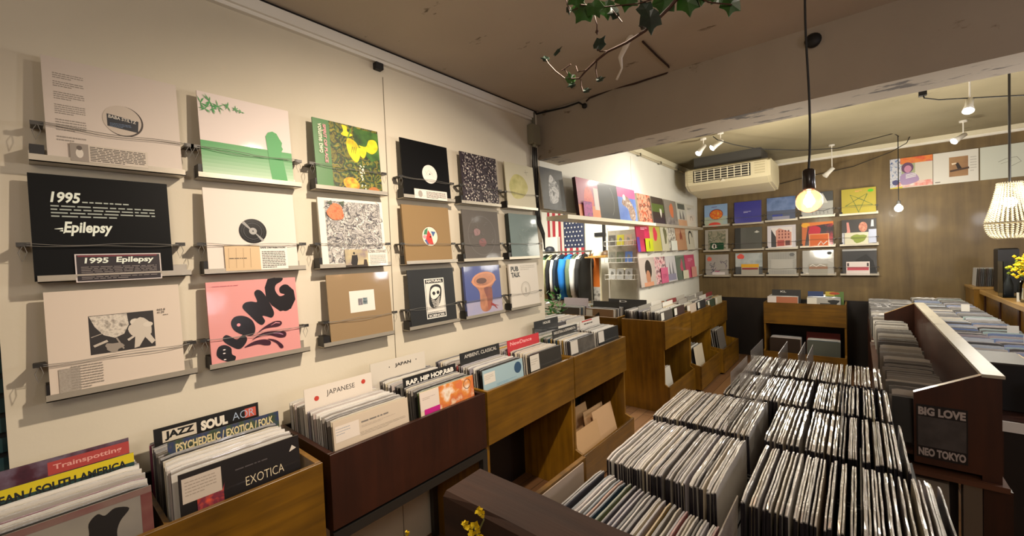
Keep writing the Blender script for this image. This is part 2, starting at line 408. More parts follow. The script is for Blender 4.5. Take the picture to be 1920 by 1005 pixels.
# --- artwork
def a11(b, w, h):
    for k, (v0, v1, n) in enumerate(((.8, .86, 3), (.72, .78, 3), (.6, .68, 4), (.46, .56, 5), (.3, .42, 5), (.2, .26, 2))): b.lines(.05*w*4/3, v0*h, .27*w, v1*h, n, '#8f867c', .4, k)
    b.ell(.545*w, .49*h, .046, .048, ink('#3a2f2a'), 40); b.ell(.535*w, .495*h, .0445, .0465, ink('#bfb2a4'), 40)
    b.poly([(.42*w, .42*h), (.65*w, .39*h), (.66*w, .51*h), (.42*w, .545*h)], ink('#1b1f28')); b.text('BABA STILTZ', .43*w, .505*h, .010, '#cfc8bc', .21*w, -.12, .02); b.lines(.44*w, .415*h, .6*w, .46*h, 3, '#5f7390', .4)
def a12(b, w, h):
    s = .95
    b.text('1995', .13*w, .735*h, .032, '#dfe6da', .19*w, 0, .03, .15)
    b.lines(.34*w, .74*h, .9*w, .76*h, 1, '#a9b2a8', .6, 3); b.lines(.13*w, .59*h, .88*w, .72*h, 4, '#a0a8a0', .38, 9)
    b.text('Epilepsy', .2*w, .42*h, .042, '#dfe6da', .33*w, 0, .03, .12)
    for k in range(3): b.stroke([(.145*w+.01*k, (.485-.018*k)*h), (.2*w, (.49-.02*k)*h)], [.001, .005], '#dfe6da')
def a13(b, w, h):
    b.rect(.28*w, .36*h, .77*w, .74*h, '#26211f'); b.rect(.29*w, .37*h, .3*w, .7*h, '#26211f')
    b.poly([(.285*w, .735*h), (.56*w, .735*h), (.57*w, .62*h), (.53*w, .53*h), (.46*w, .50*h), (.38*w, .54*h), (.32*w, .63*h)], pic('noise', ['#6b635a', '#cfc6b8', '#8a8177'], 60, coat=.1))
    b.ell(.62*w, .64*h, .012, .01, '#c9c0b2'); b.ell(.66*w, .57*h, .028, .03, '#bfb5a7', 20, 0, .1); b.ell(.72*w, .6*h, .012, .008, '#c9c0b2')
    b.poly([(.62*w, .56*h), (.7*w, .56*h), (.77*w, .42*h), (.74*w, .39*h), (.69*w, .47*h), (.64*w, .38*h), (.6*w, .37*h)], '#bfb5a7')
    b.poly([(.56*w, .45*h), (.63*w, .5*h), (.63*w, .52*h), (.55*w, .47*h)], '#bfb5a7')
    b.poly([(.3*w, .45*h), (.40*w, .49*h), (.41*w, .47*h), (.31*w, .43*h)], '#b6ac9e'); b.stroke([(.29*w, .53*h), (.38*w, .56*h)], .002, '#a79d90')
    b.ell(.45*w, .41*h, .02, .014, '#8d8378', 14, 0, .2); b.stroke([(.47*w, .5*h), (.52*w, .38*h)], .004, '#8d8378')
    b.text('663.8', .80*w, .73*h, .007, '#6a6158', .07*w, 0, .02); b.text('41:39', .80*w, .70*h, .007, '#6a6158', .06*w, 0, .02); b.lines(.85*w, .675*h, .92*w, .69*h, 1, '#6a6158')
    b.rect(.06*w, .05*h, .2*w, .27*h, pic('noise', ['#8f867b', '#a39a8e'], 300, coat=.1)); b.lines(.14*w, .06*h, .36*w, .29*h, 9, '#8b8277', .4, 5)
def a21(b, w, h):
    g = ink('#2a8f40'); n = 10
    for k in range(n):
        t = k/n; c = [(.16+.50*t), (.55+.28*t), (.22+.47*t)]
        b.rect(0, (.43-(k+1)*.043)*h, w, (.43-k*.043)*h, ink(tuple(round(x, 3) for x in (.04+.5*t**1.6, .27+.4*t**1.6, .06+.44*t**1.6))))
    b.poly([(.74*w, .0), (.93*w, 0), (.885*w, .33*h), (.865*w, .36*h), (.875*w, .43*h), (.895*w, .47*h), (.88*w, .5*h), (.89*w, .55*h), (.86*w, .6*h), (.83*w, .66*h), (.78*w, .68*h), (.725*w, .655*h), (.695*w, .6*h), (.71*w, .4*h), (.72*w, .2*h)], g)
    rd = random.Random(3)
    for cx, cy, nn, R in ((.03, .86, 10, .09), (.12, .9, 9, .09), (.2, .86, 9, .085), (.14, .82, 7, .06), (.3, .88, 8, .06), (.38, .86, 7, .05), (.07, .8, 7, .07), (.44, .85, 5, .04)):
        for k in range(nn):
            a = rd.uniform(-.4, 2*PI-.4); r = R*w*rd.uniform(.6, 1.1)
            p = [(cx*w, cy*h), ((cx*w+math.cos(a)*r*.5), cy*h+math.sin(a)*r*.5), (cx*w+math.cos(a)*r, cy*h+math.sin(a)*r)]
            if p[2][0] < 0: continue
            b.stroke(p, [.001, .0032, .0004], g)
def a22(b, w, h):
    b.ell(.49*w, .5*h, .047, .047, ink('#141314', .25), 40); b.ring(.49*w, .5*h, .03, .031, '#4a4a4a'); b.ring(.49*w, .5*h, .038, .0385, '#4a4a4a')
    b.poly([(.37*w, .6*h), (.4*w, .62*h), (.485*w, .51*h), (.475*w, .5*h)], '#8d8b88'); b.poly([(.5*w, .49*h), (.51*w, .49*h), (.61*w, .39*h), (.585*w, .37*h)], '#8d8b88')
    b.ell(.49*w, .5*h, .013, .013, '#9c9a96'); b.ell(.49*w, .5*h, .003, .003, '#111111')
def blob(b, pts, mt, n=4):
    P = []; m_ = len(pts)
    for i in range(m_):
        p0, p1, p2, p3 = (pts[(i+j-1) % m_] for j in range(4))
        for k in range(n):
            t = k/n; P.append(tuple(.5*((2*p1[q])+(-p0[q]+p2[q])*t+(2*p0[q]-5*p1[q]+4*p2[q]-p3[q])*t*t+(-p0[q]+3*p1[q]-3*p2[q]+p3[q])*t**3) for q in (0, 1)))
    b.poly(P, mt)
def a23(b, w, h):
    K_ = ink('#120d10', .25, 0, .6)
    # crop quad in the photo crop (1156 x 1005): corners
    q = ((150, 915), (1020, 765), (950, 95), (75, 135))
    def uv(x, y):   # inverse bilinear, two refinement steps are plenty
        u, v = .5, .5
        for _ in range(12):
            px_ = (1-u)*(1-v)*q[0][0]+u*(1-v)*q[1][0]+u*v*q[2][0]+(1-u)*v*q[3][0]; py_ = (1-u)*(1-v)*q[0][1]+u*(1-v)*q[1][1]+u*v*q[2][1]+(1-u)*v*q[3][1]
            u += (x-px_)/880; v -= (y-py_)/730
        return (min(max(u, 0), 1)*w, min(max(v, 0), 1)*h)
    U = lambda l: [uv(*p) for p in l]
    b.stroke(U([(735, 95), (690, 130), (668, 190), (680, 265), (730, 325), (800, 365), (870, 350), (905, 290), (895, 225), (855, 190), (815, 205)]), [.008]+[.03]*4+[.034, .036, .034, .03, .026, .022], K_)
    blob(b, U([(680, 95), (805, 88), (800, 130), (740, 165), (735, 215), (780, 265), (835, 250), (785, 235), (780, 190), (830, 160), (880, 175), (925, 250), (925, 340), (870, 395), (800, 390), (710, 320), (655, 240), (650, 150)]), K_)
    blob(b, U([(520, 240), (550, 207), (600, 225), (660, 300), (722, 410), (700, 460), (650, 450), (605, 445), (632, 490), (605, 525), (560, 510), (480, 440), (410, 370), (430, 325), (490, 312), (550, 315)]), K_)
    blob(b, U([(305, 500), (340, 450), (420, 442), (500, 480), (535, 550), (520, 610), (460, 622), (380, 600), (325, 560)]), K_); b.ell(*uv(376, 523), .006, .006, '#d9909a')
    blob(b, U([(235, 640), (265, 612), (320, 635), (365, 655), (420, 610), (458, 650), (430, 710), (380, 742), (310, 715), (255, 680)]), K_)
    blob(b, U([(183, 780), (200, 720), (255, 702), (310, 730), (320, 785), (355, 810), (335, 852), (270, 850), (205, 820)]), K_)
    for p in ((250, 745), (250, 777), (258, 833)): b.ell(*uv(*p), .004, .002, '#e8dcd8')
    D = ink('#3a1526', .25, 0, .5)
    for l in (((550, 605), (620, 545), (720, 495), (790, 490), (805, 515), (770, 540), (690, 550), (620, 565)), ((500, 665), (600, 600), (720, 580), (840, 585), (845, 630), (780, 640), (680, 618), (590, 625)),
              ((430, 730), (520, 675), (620, 655), (685, 670), (685, 705), (630, 710), (560, 700)), ((660, 652), (740, 660), (810, 700), (822, 730), (790, 732), (750, 690))): blob(b, U(l), D)
    b.stroke(U([(690, 530), (740, 505), (785, 508)]), [.001, .004, .003], '#c98590'); b.stroke(U([(700, 600), (780, 600), (820, 612)]), [.001, .005, .003], '#a0708c')
    b.lines(*uv(130, 180), *uv(520, 150), 1, '#c0606a', .5)
def a31(b, w, h):
    g = ink('#4b7a45', .4, 0, .3); b.rect(0, 0, .23*w, h, g)
    b.rect(.23*w, 0, w, h, pic('noise', ['#0c130f', '#26401c', '#7a7420', '#101a18', '#3c5a22', '#9a8a2a', '#141c16'], 26, 8, .6, coat=.4))
    b.poly([(.6*w, .98*h), (w, .96*h), (w, .55*h), (.85*w, .5*h), (.6*w, .75*h)], pic('noise', ['#1d3414', '#35601f', '#4f7a2c'], 18, coat=.4))
    Y = pic('noise', ['#b79a08', '#f0da1e', '#d9bb10'], 20, coat=.4)
    for l in ([(.42, .98), (.5, .97), (.5, .9), (.58, .86), (.5, .82), (.4, .84), (.44, .9)], [(.5, .8), (.62, .76), (.68, .62), (.64, .48), (.58, .46), (.5, .56), (.47, .7)], [(.66, .72), (.78, .72), (.84, .83), (.95, .84), (.98, .72), (.88, .62), (.76, .66)], [(.66, .68), (.78, .66), (.74, .54), (.68, .56)]): blob(b, [(x*w, y*h) for x, y in l], Y)
    b.stroke([(.5*w, .8*h), (.56*w, .95*h)], .006, '#5b8a24')
    for k in range(3): b.stroke([((.54+.03*k)*w, .58*h), ((.56+.03*k)*w, .68*h)], [.001, .004], '#6a6a10')
    blob(b, [(x*w, y*h) for x, y in ((.38, .16), (.46, .21), (.56, .2), (.62, .12), (.6, .05), (.5, .04), (.4, .07))], pic('noise', ['#c2560c', '#f2a325', '#e9c23c'], 40, coat=.4))
    blob(b, [(x*w, y*h) for x, y in ((.76, .05), (.82, .1), (.9, .1), (.95, .05), (.86, .02))], '#a8672e')
    for k in range(26): rd = random.Random(k); b.ell((.64+.08*rd.random())*w, (.06+.36*rd.random())*h, .003, .004, '#e8e2c8', 6)
    b.text('volume two', .065*w, .93*h, .022, '#e3ddc0', .42*h, -PI/2, .02); b.text('SPIRIT OF PLACE', .135*w, .93*h, .014, '#c98f8f', .55*h, -PI/2, .05)
def a32(b, w, h):
    b.rect(.09*w, .06*h, .955*w, .96*h, pic('noise', ['#d2cdc4', '#55545a', '#bdb8b0', '#34343c', '#cfcac2', '#77757a', '#d2cdc4'], 17, 3, 2.2, coat=.1))
    rd = random.Random(5)
    for k in range(90):
        u, v = rd.uniform(.12, .93)*w, rd.uniform(.08, .93)*h; a = rd.uniform(0, 6.3); r = rd.uniform(.008, .018)
        b.stroke([(u, v), (u+math.cos(a)*r, v+math.sin(a)*r), (u+math.cos(a+.9)*r*1.6, v+math.sin(a+.9)*r*1.6)], [.001, rd.uniform(.003, .006), .001], rd.choice(['#4b4850', '#77747a', '#e9e4da', '#e9e4da', '#5c5a60']))
    b.ell(.24*w, .8*h, .038, .038, pic('noise', ['#a84a24', '#cf7a4c', '#b8582c'], 70, coat=.1), 18, 0, .08); b.poly([(.12*w, .93*h), (.19*w, .97*h), (.2*w, .9*h)], '#44503c'); b.poly([(.3*w, .95*h), (.38*w, .97*h), (.36*w, .88*h)], '#44503c')
def a33(b, w, h):
    b.rect(.32*w, .42*h, .72*w, .74*h, '#dcd5cc'); b.rect(.45*w, .52*h, .52*w, .62*h, pic('noise', ['#4f4a50', '#8a868c'], 90, coat=.1)); b.rect(.525*w, .525*h, .6*w, .625*h, pic('noise', ['#2c4048', '#8a9a9c'], 90, coat=.1))
def a41(b, w, h):
    b.ell(.56*w, .45*h, .05, .05, '#ddd8cf', 36); b.ell(.56*w, .45*h, .004, .004, '#222222', 10)
    b.stroke([(.46*w, .5*h), (.52*w, .42*h), (.58*w, .5*h), (.64*w, .4*h)], .0015, '#b0aaa2'); b.stroke([(.47*w, .42*h), (.54*w, .52*h), (.62*w, .46*h)], .0015, '#b0aaa2')
def a42(b, w, h):
    b.ell(.54*w, .47*h, .054, .054, ink('#7a5230'), 36); b.ell(.535*w, .468*h, .051, .051, '#d8d2c0', 36)
    b.poly([(.4*w, .5*h), (.43*w, .58*h), (.5*w, .62*h), (.47*w, .5*h)], '#3d7a55'); b.poly([(.5*w, .58*h), (.56*w, .5*h), (.6*w, .32*h), (.48*w, .34*h), (.44*w, .42*h)], '#c5342b')
    b.poly([(.41*w, .4*h), (.46*w, .33*h), (.5*w, .32*h), (.45*w, .42*h)], '#4a5890'); b.poly([(.56*w, .56*h), (.66*w, .55*h), (.6*w, .46*h)], '#3f5c8c'); b.ell(.54*w, .46*h, .005, .006, '#111111', 8); b.ell(.42*w, .46*h, .012, .01, '#d98f96', 10)
def a43(b, w, h):
    x0, x1, y0, y1 = .33*w, .76*w, .13*h, .83*h
    b.rect(x0, y0, x1, y1, '#e6e2d8'); b.rect(x0+.005, y0+.005, x1-.005, y1-.005, '#0f0f10'); b.rect(x0+.007, y0+.026, x1-.007, y1-.026, '#d9d4ca')
    b.text('NATURAL', x0+.014, y1-.021, .013, '#e6e2d8', x1-x0-.028, 0, .03); b.text('SCIENCES', x0+.014, y0+.008, .013, '#e6e2d8', x1-x0-.028, 0, .03)
    cx = (x0+x1)/2
    blob(b, [(cx-.035, .62*h), (cx-.02, .7*h), (cx+.02, .72*h), (cx+.045, .66*h), (cx+.04, .5*h), (cx+.02, .35*h), (cx-.02, .3*h), (cx-.045, .4*h)], '#141414')
    blob(b, [(cx-.028, .62*h), (cx, .68*h), (cx+.035, .64*h), (cx+.025, .52*h), (cx-.01, .46*h), (cx-.03, .5*h)], '#e0dbd0')
    blob(b, [(cx-.02, .57*h), (cx-.008, .6*h), (cx+.002, .56*h), (cx-.01, .53*h)], '#141414'); blob(b, [(cx+.01, .58*h), (cx+.022, .61*h), (cx+.03, .57*h), (cx+.018, .54*h)], '#141414')
    for k in range(6): b.stroke([(cx-.03+k*.003, (.46-.03*k)*h), (cx, (.42-.028*k)*h), (cx+.03-k*.002, (.5-.03*k)*h)], .003, '#e0dbd0')
    b.lines(x0+.01, .22*h, x1-.01, .25*h, 2, '#555555', .4)
def a51(b, w, h):
    rd = random.Random(11)
    for k in range(620):
        u, v = rd.uniform(.03, .97)*w, rd.uniform(.02, .98)*h; r = rd.uniform(.003, .007)
        b.ell(u, v, r, r*rd.uniform(.5, 1), rd.choice(['#c9c2b8', '#9a918c', '#6a6066', '#b3aaa0', '#4d4248', '#837470', '#2b2028']), 6, rd.uniform(0, 3))
def a52(b, w, h):
    b.ring(.5*w, .5*h, .118, .12, '#6d6a66', 36); blob(b, [(.28*w, .6*h), (.36*w, .64*h), (.45*w, .6*h), (.42*w, .52*h), (.3*w, .5*h)], '#8a6a6a'); blob(b, [(.42*w, .42*h), (.55*w, .44*h), (.6*w, .34*h), (.5*w, .28*h), (.4*w, .32*h)], '#7a4a4a')
    for k in range(24):
        rd = random.Random(k+50); u, v = rd.uniform(.2, .8)*w, rd.uniform(.25, .75)*h; b.stroke([(u, v), (u+rd.uniform(-.02, .02), v+rd.uniform(-.02, .02)), (u+rd.uniform(-.02, .02), v+.01)], .0015, rd.choice(['#8c8784', '#6f5c5c', '#767270']))
def a53(b, w, h):
    P = pic('noise', ['#8f5a42', '#b87c5c', '#9a6048'], 9, coat=.3); B = pic('noise', ['#6b3a38', '#a0583f'], 9, coat=.3)
    b.rect(0, 0, w, .3*h, pic('noise', ['#8f93b8', '#a99fb0'], 6, coat=.3))
    blob(b, [(.2*w, .72*h), (.25*w, .62*h), (.36*w, .5*h), (.37*w, .35*h), (.36*w, .2*h), (.42*w, .1*h), (.55*w, .08*h), (.66*w, .14*h), (.68*w, .3*h), (.68*w, .5*h), (.8*w, .64*h), (.84*w, .72*h)], P)
    blob(b, [(.5*w, .55*h), (.56*w, .35*h), (.58*w, .12*h), (.66*w, .14*h), (.72*w, .3*h), (.73*w, .5*h), (.7*w, .56*h)], B)
    b.ell(.52*w, .72*h, .105, .048, '#c98a66', 28, .08); b.ell(.52*w, .725*h, .088, .036, P, 28, .08); b.ell(.45*w, .7*h, .045, .018, '#5e4038', 20)
    b.stroke([(.66*w, .22*h), (.76*w, .18*h), (.84*w, .1*h)], [.02, .012, .003], '#8f2a2c'); b.stroke([(.7*w, .2*h), (.88*w, .16*h)], [.008, .002], '#8f2a2c')
def a61(b, w, h):
    blob(b, [(.1*w, .5*h), (.3*w, .75*h), (.6*w, .72*h), (.75*w, .5*h), (.6*w, .3*h), (.4*w, .22*h), (.2*w, .25*h)], pic('noise', ['#a8a04c', '#c9c27c', '#8a8a3a'], 7, coat=.5)); b.stroke([(.7*w, .9*h), (.74*w, .78*h)], .002, '#6a6a50'); b.stroke([(.66*w, .84*h), (.8*w, .86*h)], .002, '#6a6a50')
def a62(b, w, h):
    for k in range(26):
        rd = random.Random(k+80); u, v = rd.uniform(.3, .7)*w, rd.uniform(.12, .75)*h; b.stroke([(u, v), (u+rd.uniform(-.03, .03), v+rd.uniform(-.03, .03)), (u+rd.uniform(-.03, .03), v)], .0012, '#8fa09a')
def a63(b, w, h):
    b.text('PUB', .06*w, .83*h, .034, '#3d3c38', .26*w, 0, .06); b.text('TALK', .06*w, .7*h, .034, '#3d3c38', .3*w, 0, .06); b.lines(.38*w, .84*h, .9*w, .96*h, 3, '#a8a296', .4, 4)
    b.ring(.52*w, .42*h, .045, .052, '#b5aea2', 28); b.ring(.52*w, .42*h, .036, .038, '#b5aea2', 28); b.ell(.52*w, .4*h, .008, .02, '#a59e92', 10)
FACE = {(1, 1): ('#cfc3b8', None), (1, 2): ('#040506', None), (1, 3): ('#cdbfb0', None), (2, 1): ('#dccfc8', None), (2, 2): ('#ddd2c8', None), (2, 3): ('#d58f8c', None),
        (3, 1): ('#4b7a45', None), (3, 2): ('#e3dcd0', None), (3, 3): ('#8c7350', None), (4, 1): ('#050506', None), (4, 2): ('#8c7350', None), (4, 3): ('#07090a', None),
        (5, 1): ('#2b2028', None), (5, 2): ('#5d5854', None), (5, 3): ('#43508c', None), (6, 1): ('#cfc8ac', None), (6, 2): ('#6f807f', '#16211f'), (6, 3): ('#d3ccc0', None)}
ART = {(1, 1): a11, (1, 2): a12, (1, 3): a13, (2, 1): a21, (2, 2): a22, (2, 3): a23, (3, 1): a31, (3, 2): a32, (3, 3): a33, (4, 1): a41, (4, 2): a42, (4, 3): a43,
       (5, 1): a51, (5, 2): a52, (5, 3): a53, (6, 1): a61, (6, 2): a62, (6, 3): a63}
LAB = {(1, 1): 'white record cover with centre hole and small text columns, top left of the wall', (1, 2): 'black record cover reading 1995 Epilepsy', (1, 3): 'off-white record cover with black and white photo, bottom left of wall',
       (2, 1): 'white and green record cover with a green head silhouette', (2, 2): 'white record cover with a small black vinyl disc in the middle', (2, 3): 'pink record cover with fat black bubble letters and splashes',
       (3, 1): 'green record cover reading volume two with yellow flowers', (3, 2): 'record cover of grey leaf drawings with one orange rose', (3, 3): 'brown kraft record cover with white rectangular sticker',
       (4, 1): 'plain black record sleeve showing a white centre label', (4, 2): 'brown card record sleeve with round multicoloured centre label', (4, 3): 'black record cover with white framed skull reading NATURAL SCIENCES',
       (5, 1): 'dark record cover speckled with tiny pale blossoms', (5, 2): 'dark grey record cover with faint circle drawing in plastic', (5, 3): 'blue record cover with an orange clay goblet',
       (6, 1): 'pale record cover with olive green blur, top row beside the pipe', (6, 2): 'teal grey record cover with faint line drawing', (6, 3): 'white record cover reading PUB TALK'}
# measured left edges (ratio to wall distance) of each cover
CY = {(1, 1): .034, (1, 2): .011, (1, 3): .019, (2, 1): .240, (2, 2): .240, (2, 3): .236, (3, 1): .468, (3, 2): .471, (3, 3): .482, (4, 1): .718, (4, 2): .713, (4, 3): .722, (5, 1): .952, (5, 2): .950, (5, 3): .948, (6, 1): 1.178, (6, 2): 1.190, (6, 3): 1.180}
ROWN = {1: 'top', 2: 'middle', 3: 'bottom'}; COLN = {1: 'far left', 2: 'second', 3: 'third', 4: 'fourth', 5: 'fifth', 6: 'sixth'}
UNDER = {(1, 1): 'the white cover with small text columns', (1, 2): 'the black 1995 Epilepsy cover', (1, 3): 'the off-white cover with black and white photo', (2, 1): 'the green silhouette cover', (2, 2): 'the cover with a small vinyl disc', (2, 3): 'the pink bubble letter cover',
         (3, 1): 'the volume two cover', (3, 2): 'the grey leaf drawing cover', (3, 3): 'the kraft cover with white sticker', (4, 1): 'the black sleeve with white label', (4, 2): 'the brown sleeve with round multicoloured label', (4, 3): 'the NATURAL SCIENCES cover',
         (5, 1): 'the blossom speckled cover', (5, 2): 'the dark grey plastic-wrapped cover', (5, 3): 'the clay goblet cover', (6, 1): 'the olive blur cover', (6, 2): 'the teal grey cover', (6, 3): 'the PUB TALK cover'}
for c in range(1, 7):
    for r in range(1, 4):
        zl = rows[r]; y0 = CY[(c, r)]*1.748
        ledge('metal display ledge under '+UNDER[(c, r)], (SX+.003, cols[c]*1.748, zl), LW, .345 if c < 6 else .335, mt=MT['ledgeleft'], lip=.02)
        f, sd = FACE[(c, r)]; th = {(6, 2): .03, (5, 3): .016, (6, 3): .012, (3, 2): .012, (4, 2): .012, (2, 3): .01}.get((c, r), .006)
        cover(LAB[(c, r)], ART[(c, r)], (SX-.001, y0, zl+.004), LW, CW-(.012 if c < 3 else .004), .306, th, 4, f, ink(sd) if sd else None, {(1, 1): .12, (1, 2): .02, (1, 3): .05, (2, 1): .1, (2, 2): .1, (4, 1): .12, (4, 2): .05, (6, 2): .15, (5, 2): .2, (3, 2): .15}.get((c, r), .35))
        wirething('thin wire held by clips across '+UNDER[(c, r)], (SX+.006, y0, zl+.105), LW, .31, group=None, seed=c*7+r)
# caption cards leaning on ledges
def cap11(b, w, h):
    b.rect(0, 0, .22*w, h, '#8f857b'); b.ell(.11*w, .45*h, .008, .014, '#cfc6ba', 12); b.ell(.11*w, .75*h, .006, .007, '#5a4f48', 10); b.lines(.24*w, .05*h, .97*w, .92*h, 9, '#4c443e', .45, 2)
card('caption card with tiny portrait below the white cover with text columns', cap11, (SX+.004, aX(132, 290, SX).y, rows[1]+.012), LW, .17, .052, '#c9beb0')
def cap12(b, w, h):
    b.rect(.003, .003, w-.003, h-.003, '#170a12'); b.text('1995', .1*w, .66*h, .017, '#dfe6da', .26*w, 0, .03, .12); b.text('Epilepsy', .45*w, .62*h, .022, '#dfe6da', .45*w, 0, .03, .1)
    b.lines(.06*w, .08*h, .94*w, .56*h, 8, '#8f8580', .3, 3); b.rect(.03*w, .9*h, .95*w, .95*h, '#6a1626')
card('dark caption card reading 1995 Epilepsy leaning on the black cover', cap12, (SX+.004, aX(142, 515, SX).y, rows[2]-.004), LW, aX(303, 510, SX).y-aX(142, 515, SX).y, .083, '#cfc6c4')
def cap22(b, w, h):
    b.rect(0, 0, .54*w, h, '#c9ac84')
    for k in range(4): b.stroke([(.05*w+.11*w*k, .1*h), (.06*w+.11*w*k, .9*h)], .001, '#8a6f50')
    b.lines(.06*w, .45*h, .5*w, .52*h, 1, '#5a4a38', .5); b.text('SAFE DISTRIBUTION', .55*w, .88*h, .006, '#2a2624', .42*w, 0, .03); b.lines(.57*w, .05*h, .96*w, .78*h, 10, '#5c5652', .45, 4)
card('caption card with music sheet and text below the small vinyl disc', cap22, (SX+.004, aX(423, 505, SX).y, rows[2]+.01), LW, aX(540, 500, SX).y-aX(423, 505, SX).y, .092, '#e6e0d6')
def cap32(b, w, h):
    b.rect(0, 0, .52*w, h, pic('noise', ['#6a5878', '#a89a7c', '#c9b88c'], 14, coat=.1)); b.ell(.2*w, .78*h, .005, .006, '#1a1410', 10); b.poly([(.12*w, .2*h), (.15*w, .66*h), (.27*w, .68*h), (.28*w, .4*h), (.25*w, .05*h), (.15*w, .05*h)], '#1a1410'); b.rect(0, 0, .5*w, .1*h, '#2c2218')
    b.poly([(.4*w, .1*h), (.42*w, .4*h), (.48*w, .4*h), (.5*w, .1*h)], '#3a2c20'); b.text('ROBIN STEWART', .53*w, .78*h, .014, '#2a2624', .45*w, 0, .0); b.lines(.56*w, .06*h, .95*w, .68*h, 8, '#8a847e', .35, 4)
card('caption card with standing figure photo on the grey leaf drawing cover', cap32, (SX+.004, aX(648, 500, SX).y, rows[2]+.004), LW, aX(727, 497, SX).y-aX(648, 500, SX).y, .078, '#dcd6cc')
def cap41(b, w, h):
    b.ell(.17*w, .5*h, .014, .018, '#9a938b', 18); b.lines(.35*w, .12*h, .95*w, .85*h, 6, '#4c4642', .45, 2)
card('small caption card with round picture on the black sleeve', cap41, (SX+.004, aX(777, 368, SX).y, rows[1]+.004), LW, aX(838, 372, SX).y-aX(777, 368, SX).y, .05, '#dbd4ca')
#@@LONGROW
# ------------------------------------------------------------------ long shelf over the opening, covers beyond
SH = -1.62
t = thing('wall_shelf', 'long white wooden shelf over the opening to the clothing room', 'shelf', (SH, 2.58, EYE+.26), LW)
MB().box(0, 1.72, 0, .19, .0, .03, MT['cream']).build('shelf_board', t)
b = MB(); b.box(1.72, 3.76, .09, .19, .012, .03, MT['cream']); b.box(1.72, 3.76, .085, .09, .012, .045, MT['ledge']); b.build('narrow_board', t)
def gen(kind, cols_, sc=10, extra=None, **kw):
    def f(b, w, h):
        b.rect(0, 0, w, h, pic(kind, cols_, sc, **kw))
        if extra: extra(b, w, h)
    return f
def zpx(yb, X): return None
def wcov(label, xl, xr, yb, X, art, face='#cfc8bc', z=None, h=.31, t_=.008, lean=6, side=None):
    y0 = aX(xl, yb, X).y; y1 = aX(xr, yb, X).y
    zz = z if z is not None else aX((xl+xr)/2, yb, X).z
    return cover(label, art, (X, y0, zz), LW, max(.1, y1-y0), h, t_, lean, face, side, .5)
Z1 = EYE+.297
def e_white(b, w, h):
    blob(b, [(.3*w, .2*h), (.35*w, .7*h), (.45*w, .85*h), (.6*w, .75*h), (.75*w, .6*h), (.7*w, .25*h), (.5*w, .15*h)], pic('noise', ['#3a3c40', '#d8d8d8', '#5c5e62', '#bfc0c2'], 16, 6, 1.2)); 
wcov('grey record cover with pale blurred figures at the start of long shelf', 1020, 1062, 390, SX+.02, lambda b, w, h: (b.rect(0, 0, w, h, pic('noise', ['#3c3e42', '#5b5d60'], 5)), e_white(b, w, h)), z=EYE+.335)
def e_pinkred(b, w, h):
    b.rect(0, 0, w, .3*h, pic('noise', ['#e08058', '#f0a070'], 4)); blob(b, [(.3*w, .3*h), (.35*w, .7*h), (.55*w, .8*h), (.7*w, .6*h), (.68*w, .3*h)], pic('noise', ['#c23a3c', '#e8705c', '#d0505a'], 20)); b.rect(.76*w, .2*h, .98*w, .8*h, '#ddd6d0')
wcov('pink and orange record cover at the left end of the long shelf', 1087, 1127, 398, -1.66, lambda b, w, h: (b.rect(0, 0, w, h, pic('noise', ['#a05878', '#c06a80'], 4)), e_pinkred(b, w, h)), z=Z1, t_=.03, side=ink('#3a2024'))
card('purple caption card on the pink and orange record cover', lambda b, w, h: (b.rect(.004, .004, w-.004, h-.004, pic('noise', ['#8a2a78', '#c0409a', '#5a2a70'], 25))), (-1.65, aX(1096, 400, -1.65).y, Z1), LW, .14, .12, '#b06a9a')
wcov('dark grey glossy record cover on the long shelf', 1127, 1163, 402, -1.66, lambda b, w, h: (b.ring(.3*w, .5*h, .17, .173, '#9a9c9e', 20, -.8, .8)), '#2f3234', z=Z1, side=ink('#151515'))
def e_blue(b, w, h):
    b.rect(0, .7*h, w, h, pic('noise', ['#b8508c', '#d06a9a'], 4)); blob(b, [(.2*w, .5*h), (.4*w, .75*h), (.65*w, .65*h), (.9*w, .3*h), (.85*w, .02*h), (.6*w, .05*h), (.5*w, .35*h)], pic('noise', ['#c9b8b0', '#8a6a58', '#e8dcd6'], 22)); b.ell(.35*w, .7*h, .03, .03, '#e8d8d4')
wcov('blue and pink record cover with a white figure', 1163, 1196, 408, -1.66, lambda b, w, h: (b.rect(0, 0, w, h, pic('noise', ['#4868b8', '#7898d8'], 4)), e_blue(b, w, h)), z=Z1)
wcov('record cover with orange red group portrait on the long shelf', 1200, 1224, 410, -1.715, gen('noise', ['#5a5048', '#c05838', '#e09880', '#403830', '#d86848'], 14, detail=3), z=Z1, t_=.03, side=ink('#d8d2c8'))
wcov('record cover with green field and white figures on long shelf', 1226, 1248, 411, -1.715, lambda b, w, h: (b.rect(0, .45*h, w, .75*h, '#56682f'), b.ell(.7*w, .45*h, .03, .05, '#ddd8d0', 12, 0, .2)), '#3a2c2a', z=Z1, side=ink('#cfc8ba'))
wcov('shiny record cover with orange patch on the long shelf', 1250, 1272, 413, -1.715, lambda b, w, h: (b.ell(.55*w, .6*h, .07, .09, '#c9744c', 12, 0, .1), b.rect(0, 0, w, .3*h, pic('noise', ['#a8a098', '#6a6460'], 12))), '#8a847c', z=Z1)
wcov('grey and tan record cover on the long shelf', 1273, 1289, 414, -1.715, lambda b, w, h: (b.rect(0, 0, w, .28*h, '#c49a78'), b.poly([(.2*w, .3*h), (.3*w, .7*h), (.45*w, .3*h)], '#777470'), b.poly([(.5*w, .3*h), (.65*w, .7*h), (.8*w, .3*h)], '#777470'), b.rect(.1*w, .72*h, .9*w, .95*h, '#5c6058')), '#c9c8bc', z=Z1)
